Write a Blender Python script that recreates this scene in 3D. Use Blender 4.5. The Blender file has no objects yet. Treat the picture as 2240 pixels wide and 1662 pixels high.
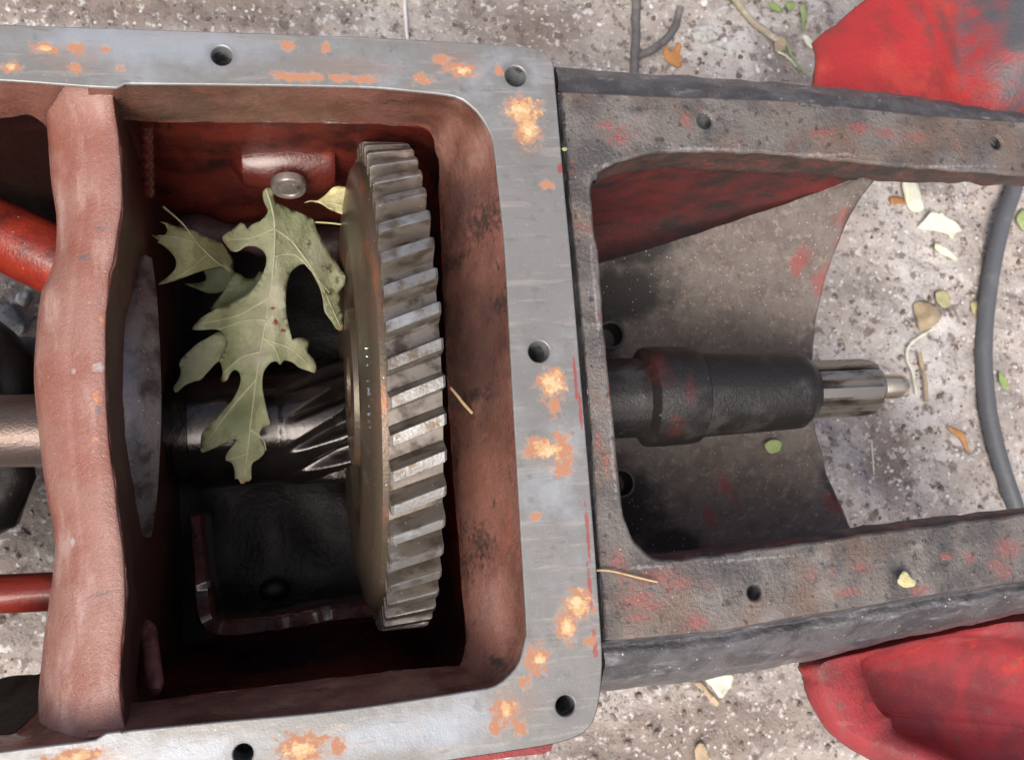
import bpy, bmesh, math, random
from mathutils import Vector, Matrix, noise
from mathutils.geometry import delaunay_2d_cdt
random.seed(7)
S = bpy.context.scene
COL = S.collection

# ------------------------------------------------------------------ camera
FPX = 2100.0                      # focal length in photo pixels (photo is 2240 x 1662)
RA, RB, RC = 0.15616, -0.217699, -0.071833
CP = Vector((0.0, -0.077495, 0.523724))
R = Matrix.Rotation(RC, 3, 'Z') @ Matrix.Rotation(RB, 3, 'Y') @ Matrix.Rotation(RA, 3, 'X')
RT = R.transposed()
cam = bpy.data.cameras.new('camera'); co = bpy.data.objects.new('camera', cam); COL.objects.link(co)
co.matrix_world = Matrix.Translation(CP) @ R.to_4x4()
cam.sensor_width = 36; cam.sensor_fit = 'HORIZONTAL'; cam.lens = FPX / 2240 * 36
cam.clip_start = 0.01; cam.clip_end = 200
cam.dof.use_dof = True; cam.dof.focus_distance = 0.56; cam.dof.aperture_fstop = 15
S.camera = co

# ------------------------------------------------------------------ light
SUN_EL, SUN_AZ = 58, 215          # degrees; azimuth measured clockwise from +y
w = bpy.data.worlds.new('World'); S.world = w; w.use_nodes = True
nt = w.node_tree; bg = nt.nodes['Background']
sky = nt.nodes.new('ShaderNodeTexSky'); sky.sky_type = 'NISHITA'; sky.sun_disc = False
sky.sun_elevation = math.radians(SUN_EL); sky.sun_rotation = math.radians(SUN_AZ)
sky.air_density = 0.65; sky.dust_density = 7.0; sky.ozone_density = 0.0
nt.links.new(sky.outputs[0], bg.inputs[0]); bg.inputs[1].default_value = 0.13
sl = bpy.data.lights.new('sun', 'SUN'); sl.energy = 1.3; sl.angle = math.radians(35); sl.color = (1, .96, .9)
so = bpy.data.objects.new('sun', sl); COL.objects.link(so)
el, az = math.radians(SUN_EL), math.radians(SUN_AZ)
sd = Vector((math.sin(az) * math.cos(el), math.cos(az) * math.cos(el), math.sin(el)))
so.rotation_euler = sd.to_track_quat('Z', 'Y').to_euler()
S.view_settings.view_transform = 'Standard'; S.view_settings.look = 'None'
S.view_settings.exposure = 0.55; S.view_settings.gamma = 1

# ------------------------------------------------------------------ helpers
def at(u, v, z):
    d = R @ Vector(((u - 1120) / FPX, -(v - 831) / FPX, -1.0))
    return CP + d * ((z - CP.z) / d.z)
def proj(p):
    q = RT @ (Vector(p) - CP)
    return 1120 + FPX * q.x / -q.z, 831 - FPX * q.y / -q.z
def mpx(z, u=700, v=900): return ((at(u + 1, v, z) - at(u, v, z)).length + (at(u, v + 1, z) - at(u, v, z)).length) / 2   # metres per photo pixel at height z
def nz(p, s, seed=0.0): return noise.noise(Vector((p[0] * s + seed, p[1] * s - seed, p[2] * s + seed * .7)))

def tag(o, label, cat, group=None):
    o['label'] = label; o['category'] = cat
    if group: o['group'] = group
    return o
def thing(name, loc, label, cat, group=None):
    o = bpy.data.objects.new(name, None); o.empty_display_size = .02
    COL.objects.link(o); o.location = loc
    return tag(o, label, cat, group)
def link(name, me, parent=None, loc=None):
    o = bpy.data.objects.new(name, me); COL.objects.link(o)
    if parent is not None:
        o.parent = parent
        if loc is None: o.matrix_parent_inverse = Matrix.Translation(-Vector(parent.location))
    if loc is not None: o.location = loc
    return o
def mk(name, vs, fs, mat, smooth=True, angle=40):
    me = bpy.data.meshes.new(name); me.from_pydata([tuple(v) for v in vs], [], fs); me.update()
    bm = bmesh.new(); bm.from_mesh(me); bmesh.ops.recalc_face_normals(bm, faces=bm.faces); bm.to_mesh(me); bm.free()
    me.materials.append(mat)
    if smooth:
        me.polygons.foreach_set('use_smooth', [True] * len(me.polygons)); me.set_sharp_from_angle(angle=math.radians(angle))
    return me
def mesh(name, vs, fs, mat, parent=None, smooth=True, angle=40):
    return link(name, mk(name, vs, fs, mat, smooth, angle), parent)
def grid_faces(nr, nc, closed=False, off=0):
    f = []
    for i in range(nr - 1):
        for j in range(nc if closed else nc - 1):
            k = (j + 1) % nc
            f.append((off + i * nc + j, off + i * nc + k, off + (i + 1) * nc + k, off + (i + 1) * nc + j))
    return f
def cr(pts, n, closed=False):
    """Catmull-Rom resample of tuples of any length, by arc length on the first two values"""
    P = [tuple(map(float, p)) for p in pts]; D = len(P[0]); m = len(P); fine = []
    segs = m if closed else m - 1
    for i in range(segs):
        if closed: a, b, c, d = P[(i - 1) % m], P[i], P[(i + 1) % m], P[(i + 2) % m]
        else: a, b, c, d = P[max(i - 1, 0)], P[i], P[i + 1], P[min(i + 2, m - 1)]
        for k in range(12):
            t = k / 12; r = []
            for q in range(D):
                # lower tension keeps the corners
                m1 = (c[q] - a[q]) * .4; m2 = (d[q] - b[q]) * .4
                r.append((2*t**3-3*t*t+1)*b[q] + (t**3-2*t*t+t)*m1 + (-2*t**3+3*t*t)*c[q] + (t**3-t*t)*m2)
            fine.append(tuple(r))
    fine.append(P[0] if closed else P[-1])
    L = [0.0]
    for i in range(1, len(fine)):
        L.append(L[-1] + math.hypot(fine[i][0] - fine[i-1][0], fine[i][1] - fine[i-1][1]) + 1e-9)
    out = []; j = 0; N = n if closed else n - 1
    for i in range(n):
        s = L[-1] * i / N
        while j < len(L) - 2 and L[j + 1] < s: j += 1
        t = (s - L[j]) / (L[j + 1] - L[j])
        out.append(tuple(fine[j][q] + (fine[j+1][q] - fine[j][q]) * t for q in range(D)))
    return out
def row(pts, n, z=None, closed=False):
    return [at(p[0], p[1], p[2] if z is None else z) for p in cr(pts, n, closed)]
def loft(name, rows, mat, parent=None, closed=False, sub=0, rough=0, angle=40, seed=0):
    """surface through rows of points; sub inserts smoothed rows; rough shakes it like a casting"""
    n = len(rows[0])
    if sub:
        new = []
        for i in range(len(rows) - 1):
            a = rows[max(i-1, 0)]; b = rows[i]; c = rows[i+1]; d = rows[min(i+2, len(rows)-1)]
            for k in range(sub):
                t = k / sub
                new.append([(b[j]*(2*t**3-3*t*t+1) + (c[j]-a[j])*.35*(t**3-2*t*t+t) + c[j]*(-2*t**3+3*t*t) + (d[j]-b[j])*.35*(t**3-t*t)) for j in range(n)])
        new.append(rows[-1]); rows = new
    vs = [Vector(p) for r_ in rows for p in r_]
    if rough:
        for i, p in enumerate(vs):
            r0 = i // n
            if r0 in (0,): continue
            p += Vector((nz(p, 60, seed), nz(p, 60, seed + 9), nz(p, 60, seed + 5))) * rough + Vector((nz(p, 220, seed), nz(p, 220, seed + 3), nz(p, 220, seed + 7))) * rough * .35
    return mesh(name, vs, grid_faces(len(rows), n, closed), mat, parent, angle=angle)
def tube_v(path, rad, ns=12, cap=True):
    """vertices, faces of a tube along 3-D points; rad number or list"""
    vs, fs = [], []; n = len(path); up = Vector((0.13, .21, 1)).normalized()
    for i, p in enumerate(path):
        p = Vector(p); t = (Vector(path[min(i+1, n-1)]) - Vector(path[max(i-1, 0)])).normalized()
        a = t.cross(up).normalized(); b = t.cross(a)
        r = rad[i] if isinstance(rad, (list, tuple)) else rad
        for k in range(ns):
            q = 2 * math.pi * k / ns
            vs.append(p + (a * math.cos(q) + b * math.sin(q)) * r)
    fs = grid_faces(n, ns, True)
    if cap: fs += [tuple(range(ns))[::-1], tuple(range((n-1)*ns, n*ns))]
    return vs, fs
def tube(name, path, rad, mat, parent=None, ns=12):
    vs, fs = tube_v(path, rad, ns); return mesh(name, vs, fs, mat, parent)
def lathe_x(name, prof, c, mat, parent=None, ns=64, closed_prof=False, mod=None, angle=40):
    """prof: (x, r) about an axis through c parallel to x"""
    vs = []
    for x, r in prof:
        for k in range(ns):
            a = 2 * math.pi * k / ns; rr = r if mod is None else mod(x, r, a)
            vs.append((c[0] + x, c[1] + rr * math.sin(a), c[2] + rr * math.cos(a)))
    fs = grid_faces(len(prof), ns, True)
    if closed_prof:
        m = len(prof)
        fs += [((m-1)*ns + k, (m-1)*ns + (k+1) % ns, (k+1) % ns, k) for k in range(ns)]
    else: fs += [tuple(range(ns)), tuple(range((len(prof)-1)*ns, len(prof)*ns))]
    return mesh(name, vs, fs, mat, parent, angle=angle)
def plate(name, outer, holes, z, mat, parent, bevel=.0012, depth=.012, zf=None):
    """flat cast face with real holes, a softened edge and side walls. outer/holes: 3-D loops"""
    vs, fs, edges = [], [], []
    bm = bmesh.new(); 
    def addloop(L):
        V = [bm.verts.new(p) for p in L]
        return V, [bm.edges.new((V[i], V[(i+1) % len(V)])) for i in range(len(V))]
    allE = []
    loops = []
    for L in [outer] + holes:
        V, E = addloop(L); allE += E; loops.append(V)
    bmesh.ops.triangle_fill(bm, edges=allE, use_beauty=True, use_dissolve=False)
    for V, L in zip(loops, [outer] + holes):
        n = len(L)
        area = sum(L[i].x * L[(i+1) % n].y - L[(i+1) % n].x * L[i].y for i in range(n))
        sgn = (1 if area > 0 else -1) * (1 if V is loops[0] else -1)
        prev = V
        for off, dz in ((bevel*.6, -bevel*.35), (bevel, -bevel), (bevel, -depth)):
            cur = []
            for i in range(n):
                t = (L[(i+1) % n] - L[i-1]); t.z = 0; t.normalize()
                nn = Vector((t.y, -t.x, 0)) * sgn
                cur.append(bm.verts.new(L[i] + nn * off + Vector((0, 0, dz))))
            for i in range(n): bm.faces.new((prev[i], prev[(i+1) % n], cur[(i+1) % n], cur[i]))
            prev = cur
    bmesh.ops.recalc_face_normals(bm, faces=bm.faces)
    me = bpy.data.meshes.new(name); bm.to_mesh(me); bm.free(); me.materials.append(mat)
    me.polygons.foreach_set('use_smooth', [True] * len(me.polygons)); me.set_sharp_from_angle(angle=math.radians(20))
    return link(name, me, parent)
def circle(u, v, r, z, n=28):
    c = at(u, v, z); rr = r * mpx(z, u, v)
    return [c + Vector((math.cos(2*math.pi*k/n) * rr, math.sin(2*math.pi*k/n) * rr, 0)) for k in range(n)]
def threaded(u, v, r, z, mat, parent):
    c = at(u, v, z); rr = r * mpx(z, u, v); ns = 28; vs = []; turns = 22; pitch = .0028; rows = turns * 4
    rows_z = [(rr * 1.10, -.0004), (rr * 1.0, -.0016)]
    for k in range(rows): rows_z.append((rr * (.90 + .07 * abs(((k % 4) - 2) / 2)), -.002 - k * pitch / 4))
    for q, (rad, dz) in enumerate(rows_z):
        for k in range(ns):
            a = 2*math.pi*k/ns
            hz = pitch * k / ns if q > 1 else 0
            vs.append(c + Vector((math.cos(a) * rad, math.sin(a) * rad, dz - hz)))
    fs = grid_faces(len(rows_z), ns, True) + [tuple(range((len(rows_z)-1)*ns, len(rows_z)*ns))]
    return mesh('threaded_hole', vs, fs, mat, parent, angle=70)

# ------------------------------------------------------------------ materials
def mat(name, base, rough=.5, metal=0.0, layers=(), bump=((500, .3),), spec=.5, coat=0.0, rvar=.12):
    m = bpy.data.materials.new(name); m.use_nodes = True; t = m.node_tree; N = t.nodes; Lk = t.links
    b = N['Principled BSDF']; b.inputs['Metallic'].default_value = metal
    b.inputs['Specular IOR Level'].default_value = spec
    if coat: b.inputs['Coat Weight'].default_value = coat; b.inputs['Coat Roughness'].default_value = .12
    geo = N.new('ShaderNodeNewGeometry')
    def tex(scale, detail=5, stretch=None, rough_=.6, off=0):
        mp = N.new('ShaderNodeMapping'); mp.inputs['Location'].default_value = (off, off * .7, off * 1.3)
        if stretch: mp.inputs['Scale'].default_value = stretch
        Lk.new(geo.outputs['Position'], mp.inputs['Vector'])
        n = N.new('ShaderNodeTexNoise'); n.inputs['Scale'].default_value = scale; n.inputs['Detail'].default_value = detail
        n.inputs['Roughness'].default_value = rough_; Lk.new(mp.outputs[0], n.inputs['Vector'])
        return n.outputs['Fac']
    def math_(op, a, bb=None, clamp=False):
        n = N.new('ShaderNodeMath'); n.operation = op; n.use_clamp = clamp
        for i, x in enumerate((a, bb)):
            if x is None: continue
            if isinstance(x, (int, float)): n.inputs[i].default_value = x
            else: Lk.new(x, n.inputs[i])
        return n.outputs[0]
    def rng(x, lo, hi):
        n = N.new('ShaderNodeMapRange'); n.interpolation_type = 'SMOOTHSTEP'
        Lk.new(x, n.inputs[0]); n.inputs[1].default_value = lo; n.inputs[2].default_value = hi
        return n.outputs[0]
    col = N.new('ShaderNodeRGB'); col.outputs[0].default_value = (*base, 1); col = col.outputs[0]
    rgh = N.new('ShaderNodeValue'); rgh.outputs[0].default_value = rough; rgh = rgh.outputs[0]
    rgh = math_('ADD', rgh, math_('MULTIPLY', math_('SUBTRACT', tex(90, 6, off=3.3), .5), rvar * 2))
    met = None; k = 0
    for L in layers:
        k += 1.7
        nzv = tex(L.get('scale', 60), L.get('detail', 6), L.get('stretch'), L.get('nr', .62), off=k)
        if 'blobs' in L:
            zz = L.get('z', 0); acc = None
            for (u, v, ru, rv) in L['blobs']:
                ru *= L.get('grow', 1); rv *= L.get('grow', 1)
                c = at(u, v, zz); s = mpx(zz, u, v)
                vm = N.new('ShaderNodeVectorMath'); vm.operation = 'SUBTRACT'; Lk.new(geo.outputs['Position'], vm.inputs[0]); vm.inputs[1].default_value = c
                vs = N.new('ShaderNodeVectorMath'); vs.operation = 'MULTIPLY'; Lk.new(vm.outputs[0], vs.inputs[0]); vs.inputs[1].default_value = (1/(ru*s), 1/(rv*s), L.get('zs', 0))
                vl = N.new('ShaderNodeVectorMath'); vl.operation = 'LENGTH'; Lk.new(vs.outputs[0], vl.inputs[0])
                acc = vl.outputs['Value'] if acc is None else math_('MINIMUM', acc, vl.outputs['Value'])
            f = math_('ADD', math_('SUBTRACT', 1.0, acc), math_('MULTIPLY', math_('SUBTRACT', nzv, .5), L.get('amp', 2.4)))
            f = rng(f, L.get('lo', -.05), L.get('hi', .45))
        elif 'vor' in L:
            vn = N.new('ShaderNodeTexVoronoi'); vn.inputs['Scale'].default_value = L['vor']
            Lk.new(geo.outputs['Position'], vn.inputs['Vector'])
            sp = N.new('ShaderNodeSeparateColor'); Lk.new(vn.outputs['Color'], sp.inputs[0])
            f = math_('MULTIPLY', rng(vn.outputs['Distance'], L.get('size', .25), L.get('size', .25) * .6), rng(sp.outputs[0], 1 - L.get('dens', .3), 1 - L.get('dens', .3) + .01))
        else:
            f = rng(nzv, L.get('lo', .45), L.get('hi', .6))
        if 'fac' in L: f = math_('MULTIPLY', f, L['fac'])
        mx = N.new('ShaderNodeMix'); mx.data_type = 'RGBA'; Lk.new(f, mx.inputs[0]); Lk.new(col, mx.inputs[6]); mx.inputs[7].default_value = (*L['color'], 1); col = mx.outputs[2]
        if 'rough' in L:
            mr = N.new('ShaderNodeMix'); Lk.new(f, mr.inputs[0]); Lk.new(rgh, mr.inputs[2]); mr.inputs[3].default_value = L['rough']; rgh = mr.outputs[0]
        if 'metal' in L:
            if met is None:
                mv = N.new('ShaderNodeValue'); mv.outputs[0].default_value = metal; met = mv.outputs[0]
            mr = N.new('ShaderNodeMix'); Lk.new(f, mr.inputs[0]); Lk.new(met, mr.inputs[2]); mr.inputs[3].default_value = L['metal']; met = mr.outputs[0]
    Lk.new(col, b.inputs['Base Color'])
    Lk.new(math_('MAXIMUM', math_('MINIMUM', rgh, 1.0), .06), b.inputs['Roughness'])
    if met is not None: Lk.new(met, b.inputs['Metallic'])
    h = None
    for (sc, st) in bump:
        x = math_('MULTIPLY', tex(sc, 5, off=sc * .01), st)
        h = x if h is None else math_('ADD', h, x)
    if h is not None:
        bn = N.new('ShaderNodeBump'); bn.inputs['Strength'].default_value = 1; bn.inputs['Distance'].default_value = .001
        Lk.new(h, bn.inputs['Height']); Lk.new(bn.outputs[0], b.inputs['Normal'])
    return m

RUST = [(25,147,20,14),(97,107,28,14),(165,105,16,14),(165,148,16,10),(628,101,16,12),(712,105,16,11),(625,167,30,11),(680,169,30,11),
 (740,172,25,10),(800,174,25,10),(925,173,18,14),(968,132,24,12),(1005,152,32,16),(1090,155,10,12),(1143,242,38,28),(1155,285,26,34),(1208,840,30,34),(1212,885,13,24),
 (1180,978,36,22),(1232,985,22,42),(1230,1025,22,16),(1265,1325,32,34),(1238,1370,22,34),(1175,1440,24,30),(1150,1490,15,15),(1108,1555,28,32),(1085,1592,14,16),
 (1138,1590,16,20),(165,1656,62,22),(660,1638,52,34),(740,1632,20,20),(230,108,9,9),(265,150,9,7),(1195,405,14,10),(1172,1128,10,10),(1290,1400,14,10)]
CORE = [(1143,242,30,22),(1155,285,18,26),(1208,840,22,24),(1195,985,26,15),(1265,1320,24,22),(1240,1372,13,22),(660,1638,34,20),(97,107,13,6),(25,147,10,7),(1012,155,16,8),(1108,1552,14,15),(165,1658,40,12),(1180,1440,10,14)]
STAIN = [(150,130,150,50),(760,150,200,45),(990,140,90,60),(1150,300,45,80),(1205,870,50,80),(1200,1000,60,70),(1250,1350,50,80),(1130,1540,90,70),(690,1630,110,40),(200,1650,120,40)]
M_flange = mat('grey_machined_iron', (.222,.222,.217), .38, .25, [
    dict(color=(.20,.205,.20), scale=28, lo=.42, hi=.68, rough=.34),
    dict(color=(.32,.345,.375), scale=17, lo=.50, hi=.75), dict(color=(.13,.12,.11), scale=48, lo=.57, hi=.74, detail=9, fac=.55),
    dict(color=(.15,.15,.15), scale=120, lo=.58, hi=.72, fac=.6),
    dict(color=(.33,.37,.42), blobs=[(330,100,330,60),(900,1600,260,50),(450,1640,200,40)], scale=40, amp=1.6, lo=-.1, hi=.8, fac=.7),  # bluish sheen along the rails, put into the colour
    dict(color=(.34,.32,.30), scale=260, stretch=(.12,1,1), lo=.52, hi=.68, fac=.6), dict(color=(.17,.15,.135), scale=230, stretch=(.2,1,1), lo=.58, hi=.72, fac=.6),
    dict(color=(.26,.19,.15), blobs=STAIN, scale=45, lo=.25, hi=.9, fac=.45),
    dict(color=(.13,.12,.115), blobs=[(485,122,46,36),(1128,167,48,44),(1179,769,42,40),(1237,1543,46,44),(532,1648,60,52)], scale=90, amp=.8, lo=.0, hi=.6, fac=.5),
    dict(color=(.33,.06,.055), blobs=[(1259,830,5,60),(1270,900,5,60),(1285,1160,6,80),(1290,1290,6,70),(1300,1400,9,50),(1225,370,8,14),(1235,350,8,14)], scale=200, amp=2.2, lo=.1, hi=.5, fac=.8),
    dict(color=(.42,.27,.20), blobs=RUST, grow=1.2, scale=220, amp=4.2, detail=8, nr=.7, lo=-.2, hi=.7, rough=.7, metal=0, fac=.55),
    dict(color=(.38,.185,.11), blobs=RUST, grow=1.2, scale=210, amp=4.0, detail=9, nr=.68, lo=.12, hi=.45, rough=.8, metal=0),
    dict(color=(.50,.32,.165), blobs=CORE, grow=1.3, scale=230, amp=4.2, detail=9, nr=.68, lo=.1, hi=.5, rough=.85, metal=0),
    dict(color=(.58,.45,.27), blobs=CORE, grow=1.2, scale=260, amp=4.2, detail=9, nr=.7, lo=.4, hi=.9, rough=.85, metal=0),
    dict(color=(.62,.63,.65), vor=800, size=.22, dens=.05, rough=.2)], bump=((900,.10),(160,.18)))  # light dots: wet glints painted into the rim colour
M_lip = mat('oily_red_brown_casting', (.26,.120,.092), .26, 0, [
    dict(color=(.15,.066,.046), scale=18, lo=.40, hi=.66),
    dict(color=(.33,.12,.085), scale=34, lo=.55, hi=.72),
    dict(color=(.05,.040,.038), scale=75, lo=.60, hi=.72, fac=.85),
    dict(color=(.085,.055,.052), blobs=[(1045,760,60,260),(1020,430,40,120),(1010,1120,40,120)], z=-.04, scale=60, amp=1.8, detail=8, lo=-.1, hi=.9, fac=.7),
    dict(color=(.42,.24,.20), blobs=[(1080,1330,40,110),(1060,330,40,60),(985,300,26,60)], z=-.03, scale=90, amp=2.0, detail=8, lo=-.1, hi=1.0, fac=.5),
    dict(color=(.11,.085,.06), blobs=[(400,225,160,40),(330,215,60,40)], z=-.03, scale=120, amp=2.0, detail=8, lo=-.1, hi=1.0, fac=.6),
    dict(color=(.035,.032,.033), blobs=[(1050,500,50,60),(1010,545,40,30),(1080,690,26,40),(1045,860,30,30),(1060,1190,30,70),(1075,1440,30,20),(1030,1240,26,50)], z=-.04, scale=240, amp=3.4, detail=8, lo=.1, hi=1.1, rough=.3, fac=.8),
    dict(color=(.45,.40,.38), vor=800, size=.2, dens=.05, rough=.15)], bump=((260,.6),(800,.4),(90,.5)), rvar=.16, coat=.45)
M_divider = mat('pink_red_painted_casting', (.29,.152,.125), .29, 0, [
    dict(color=(.25,.10,.075), scale=26, lo=.38, hi=.66),
    dict(color=(.40,.26,.23), scale=22, stretch=(2.4,.7,1), lo=.52, hi=.74),
    dict(color=(.22,.12,.10), scale=70, lo=.60, hi=.74, fac=.7),
    dict(color=(.12,.11,.11), blobs=[(218,895,12,20),(232,760,8,16),(244,810,6,20),(225,500,20,10),(180,560,30,14),(225,1300,30,12)], z=-.02, scale=300, amp=2.6, detail=8, lo=.1, hi=1.0, fac=.8),
    dict(color=(.45,.45,.46), blobs=[(215,805,22,14),(245,212,16,12),(160,810,9,10),(150,1185,16,14)], z=-.02, scale=240, amp=2.6, detail=8, lo=.1, hi=1.1, fac=.6),
    dict(color=(.55,.22,.09), blobs=[(222,700,8,20),(212,870,16,26),(210,960,10,12)], z=-.02, scale=300, amp=2.8, detail=8, lo=.1, hi=1.1, fac=.7),
    dict(color=(.20,.15,.10), blobs=[(268,400,6,110),(236,800,6,160),(266,1190,6,90),(272,1330,5,110),(250,600,6,60)], z=-.02, scale=300, amp=2.4, detail=8, lo=-.1, hi=.9, fac=.75),
    dict(color=(.6,.5,.48), vor=600, size=.2, dens=.04, rough=.2)], bump=((420,.5),(1100,.45)), rvar=.18, coat=.15)  # last layer: speckle glints painted as pale dots
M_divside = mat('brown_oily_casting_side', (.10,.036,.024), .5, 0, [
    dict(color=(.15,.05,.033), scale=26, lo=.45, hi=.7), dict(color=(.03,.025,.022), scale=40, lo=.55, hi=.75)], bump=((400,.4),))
M_pit = mat('deep_red_oily_wall', (.19,.030,.019), .30, 0, [
    dict(color=(.045,.012,.011), scale=16, lo=.42, hi=.62), dict(color=(.17,.026,.016), scale=12, lo=.56, hi=.75),
    dict(color=(.02,.012,.012), scale=70, lo=.58, hi=.72, fac=.8)], bump=((260,.6),(900,.2)), coat=.3)
M_oil = mat('black_gear_oil', (.006,.005,.005), .38, 0, [dict(color=(.014,.009,.008), scale=30, lo=.5, hi=.7)], bump=((120,.6),(400,.4)), spec=.22)
M_oilshade = mat('shade_darkened_oily_wall', (.022,.008,.007), .6, 0, [dict(color=(.06,.014,.011), scale=18, lo=.5, hi=.7)], bump=((260,.6),), spec=.12)  # near-black: shade of the bay recess put into the oily wall colour
M_boss = mat('glossy_red_paint', (.10,.018,.013), .22, 0, [dict(color=(.08,.018,.015), scale=60, lo=.5, hi=.68), dict(color=(.19,.03,.02), scale=40, lo=.55, hi=.75)], bump=((320,.8),), coat=.6)
M_bayred = mat('bright_red_orange_paint', (.36,.040,.022), .32, 0, [
    dict(color=(.12,.020,.016), scale=24, lo=.42, hi=.66), dict(color=(.05,.03,.027), scale=190, lo=.66, hi=.72), dict(color=(.6,.55,.5), vor=420, size=.2, dens=.05)], bump=((400,.5),), coat=.3)
M_steel = mat('oily_dark_steel', (.22,.205,.19), .26, .85, [dict(color=(.10,.075,.055), scale=40, lo=.45, hi=.65), dict(color=(.36,.36,.36), scale=90, lo=.6, hi=.75)], bump=((500,.25),))
M_hub = mat('worn_grey_bearing_steel', (.23,.205,.19), .30, .3, [
    dict(color=(.07,.055,.048), scale=38, lo=.45, hi=.65), dict(color=(.25,.25,.25), scale=70, lo=.58, hi=.75), dict(color=(.7,.7,.7), vor=450, size=.22, dens=.08)], bump=((300,.4),(700,.35)), coat=.6)
M_gearside = mat('brown_oil_stained_gear_rim', (.125,.088,.064), .32, .4, [
    dict(color=(.10,.085,.06), scale=25, lo=.42, hi=.62), dict(color=(.26,.115,.06), scale=32, stretch=(3,.6,.6), lo=.55, hi=.74),
    dict(color=(.30,.24,.22), scale=55, lo=.60, hi=.78, fac=.6), dict(color=(.7,.65,.6), vor=500, size=.2, dens=.06)], bump=((500,.3),(60,.2)))
M_tooth = mat('gear_tooth_steel', (.21,.185,.16), .22, .45, [
    dict(color=(.10,.08,.06), scale=60, stretch=(.5,1.4,1.4), lo=.44, hi=.62, rough=.28), dict(color=(.32,.30,.26), scale=75, stretch=(.4,1.5,1.5), lo=.58, hi=.72),
    dict(color=(.09,.07,.055), scale=150, lo=.60, hi=.72, fac=.8), dict(color=(.55,.42,.33), vor=480, size=.22, dens=.04, metal=0)], bump=((500,.10),(90,.18)))
M_land = mat('worn_tooth_land', (.27,.265,.255), .38, .6, [dict(color=(.16,.13,.10), scale=120, lo=.46, hi=.66), dict(color=(.38,.39,.40), scale=50, lo=.5, hi=.7)], bump=((500,.3),))
M_root = mat('dark_oily_gear_root', (.20,.18,.16), .2, .4, [dict(color=(.06,.045,.035), scale=70, lo=.45, hi=.65)], bump=((400,.08),))
M_pinion = mat('black_oiled_pinion', (.035,.030,.028), .16, .6, [dict(color=(.02,.016,.015), scale=40, lo=.45, hi=.65)], bump=((250,.35),), coat=.5)
M_shaft = mat('dull_shaft_steel', (.15,.12,.11), .30, .6, [dict(color=(.12,.085,.07), scale=24, stretch=(.5,2,2), lo=.45, hi=.68), dict(color=(.05,.04,.04), scale=120, lo=.62, hi=.72)], bump=((600,.35),))
REDP = [(1350,1225,24,26),(1362,1255,16,18),(1440,1262,58,20),(1480,1275,36,16),(1395,1310,44,20),(1425,1325,30,14),(1400,1350,24,14),(1528,1362,34,20),(1640,1378,26,8),(1700,1370,26,7),
 (1775,1254,14,12),(1822,1248,9,9),(1880,1240,22,12),(1850,1295,40,10),(2010,1290,30,12),(2070,1215,20,8),(2120,1220,14,14),(2205,1200,34,22),(2195,1250,22,18),(2175,1235,14,12),(1800,292,26,12),(1880,280,30,14),(1935,290,26,12),(2005,300,24,12),(2090,250,12,8),(1500,265,16,20),(1355,300,30,22),(1325,275,22,14),
 (1330,770,7,30),(1335,850,8,30),(1310,960,8,25),(1325,1010,8,30)]
M_tube = mat('grimy_grey_cast_iron', (.155,.142,.132), .36, .1, [
    dict(color=(.075,.070,.070), scale=30, lo=.40, hi=.62), dict(color=(.24,.22,.205), scale=40, lo=.54, hi=.76),
    dict(color=(.17,.105,.072), scale=17, lo=.48, hi=.72, fac=.75), dict(color=(.20,.075,.06), scale=55, lo=.58, hi=.72, fac=.55),
    dict(color=(.03,.03,.032), scale=190, lo=.56, hi=.68, fac=.85),
    dict(color=(.27,.085,.075), blobs=REDP, grow=1.25, z=-.012, scale=420, amp=6, detail=8, nr=.75, lo=.15, hi=1.0, fac=.85),
    dict(color=(.035,.034,.036), blobs=[(1228,300,16,200),(1252,600,14,200),(1285,950,14,220),(1312,1300,14,150)], z=-.012, scale=170, amp=1.6, lo=.1, hi=.5),
    dict(color=(.50,.48,.45), vor=480, size=.2, dens=.04, rough=.3), dict(color=(.42,.42,.44), blobs=[(1540,325,130,5),(1800,338,140,5),(2090,364,140,5),(1330,362,50,6),(1301,640,5,180),(1340,1000,5,140),(1420,1240,80,5),(1650,1222,150,4)], z=-.012, scale=320, amp=4, detail=8, lo=.0, hi=1.2, fac=.4)], bump=((420,.9),(120,.7),(1500,.4)), rvar=.2)  # pale streaks: worn edges, with their highlight put into the colour
M_shoulder = mat('black_greasy_cast_iron', (.105,.105,.113), .32, .1, [
    dict(color=(.060,.060,.066), scale=50, lo=.42, hi=.58), dict(color=(.22,.225,.245), scale=80, stretch=(.6,1.6,1), lo=.54, hi=.72),
    dict(color=(.12,.095,.075), scale=30, lo=.55, hi=.75, fac=.7), dict(color=(.32,.07,.06), scale=120, lo=.69, hi=.74, fac=.8),
    dict(color=(.62,.57,.5), vor=330, size=.22, dens=.09)], bump=((300,1.2),(90,.9),(1200,.5)), rvar=.2)
M_redwall = mat('dirty_red_inner_wall', (.165,.026,.024), .6, 0, [
    dict(color=(.11,.022,.02), scale=40, lo=.45, hi=.65), dict(color=(.03,.026,.026), scale=28, lo=.54, hi=.68),
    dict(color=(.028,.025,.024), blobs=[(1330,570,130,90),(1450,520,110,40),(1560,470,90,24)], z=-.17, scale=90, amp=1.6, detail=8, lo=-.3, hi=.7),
    dict(color=(.3,.25,.23), vor=420, size=.22, dens=.06)], bump=((380,.8),))
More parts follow.
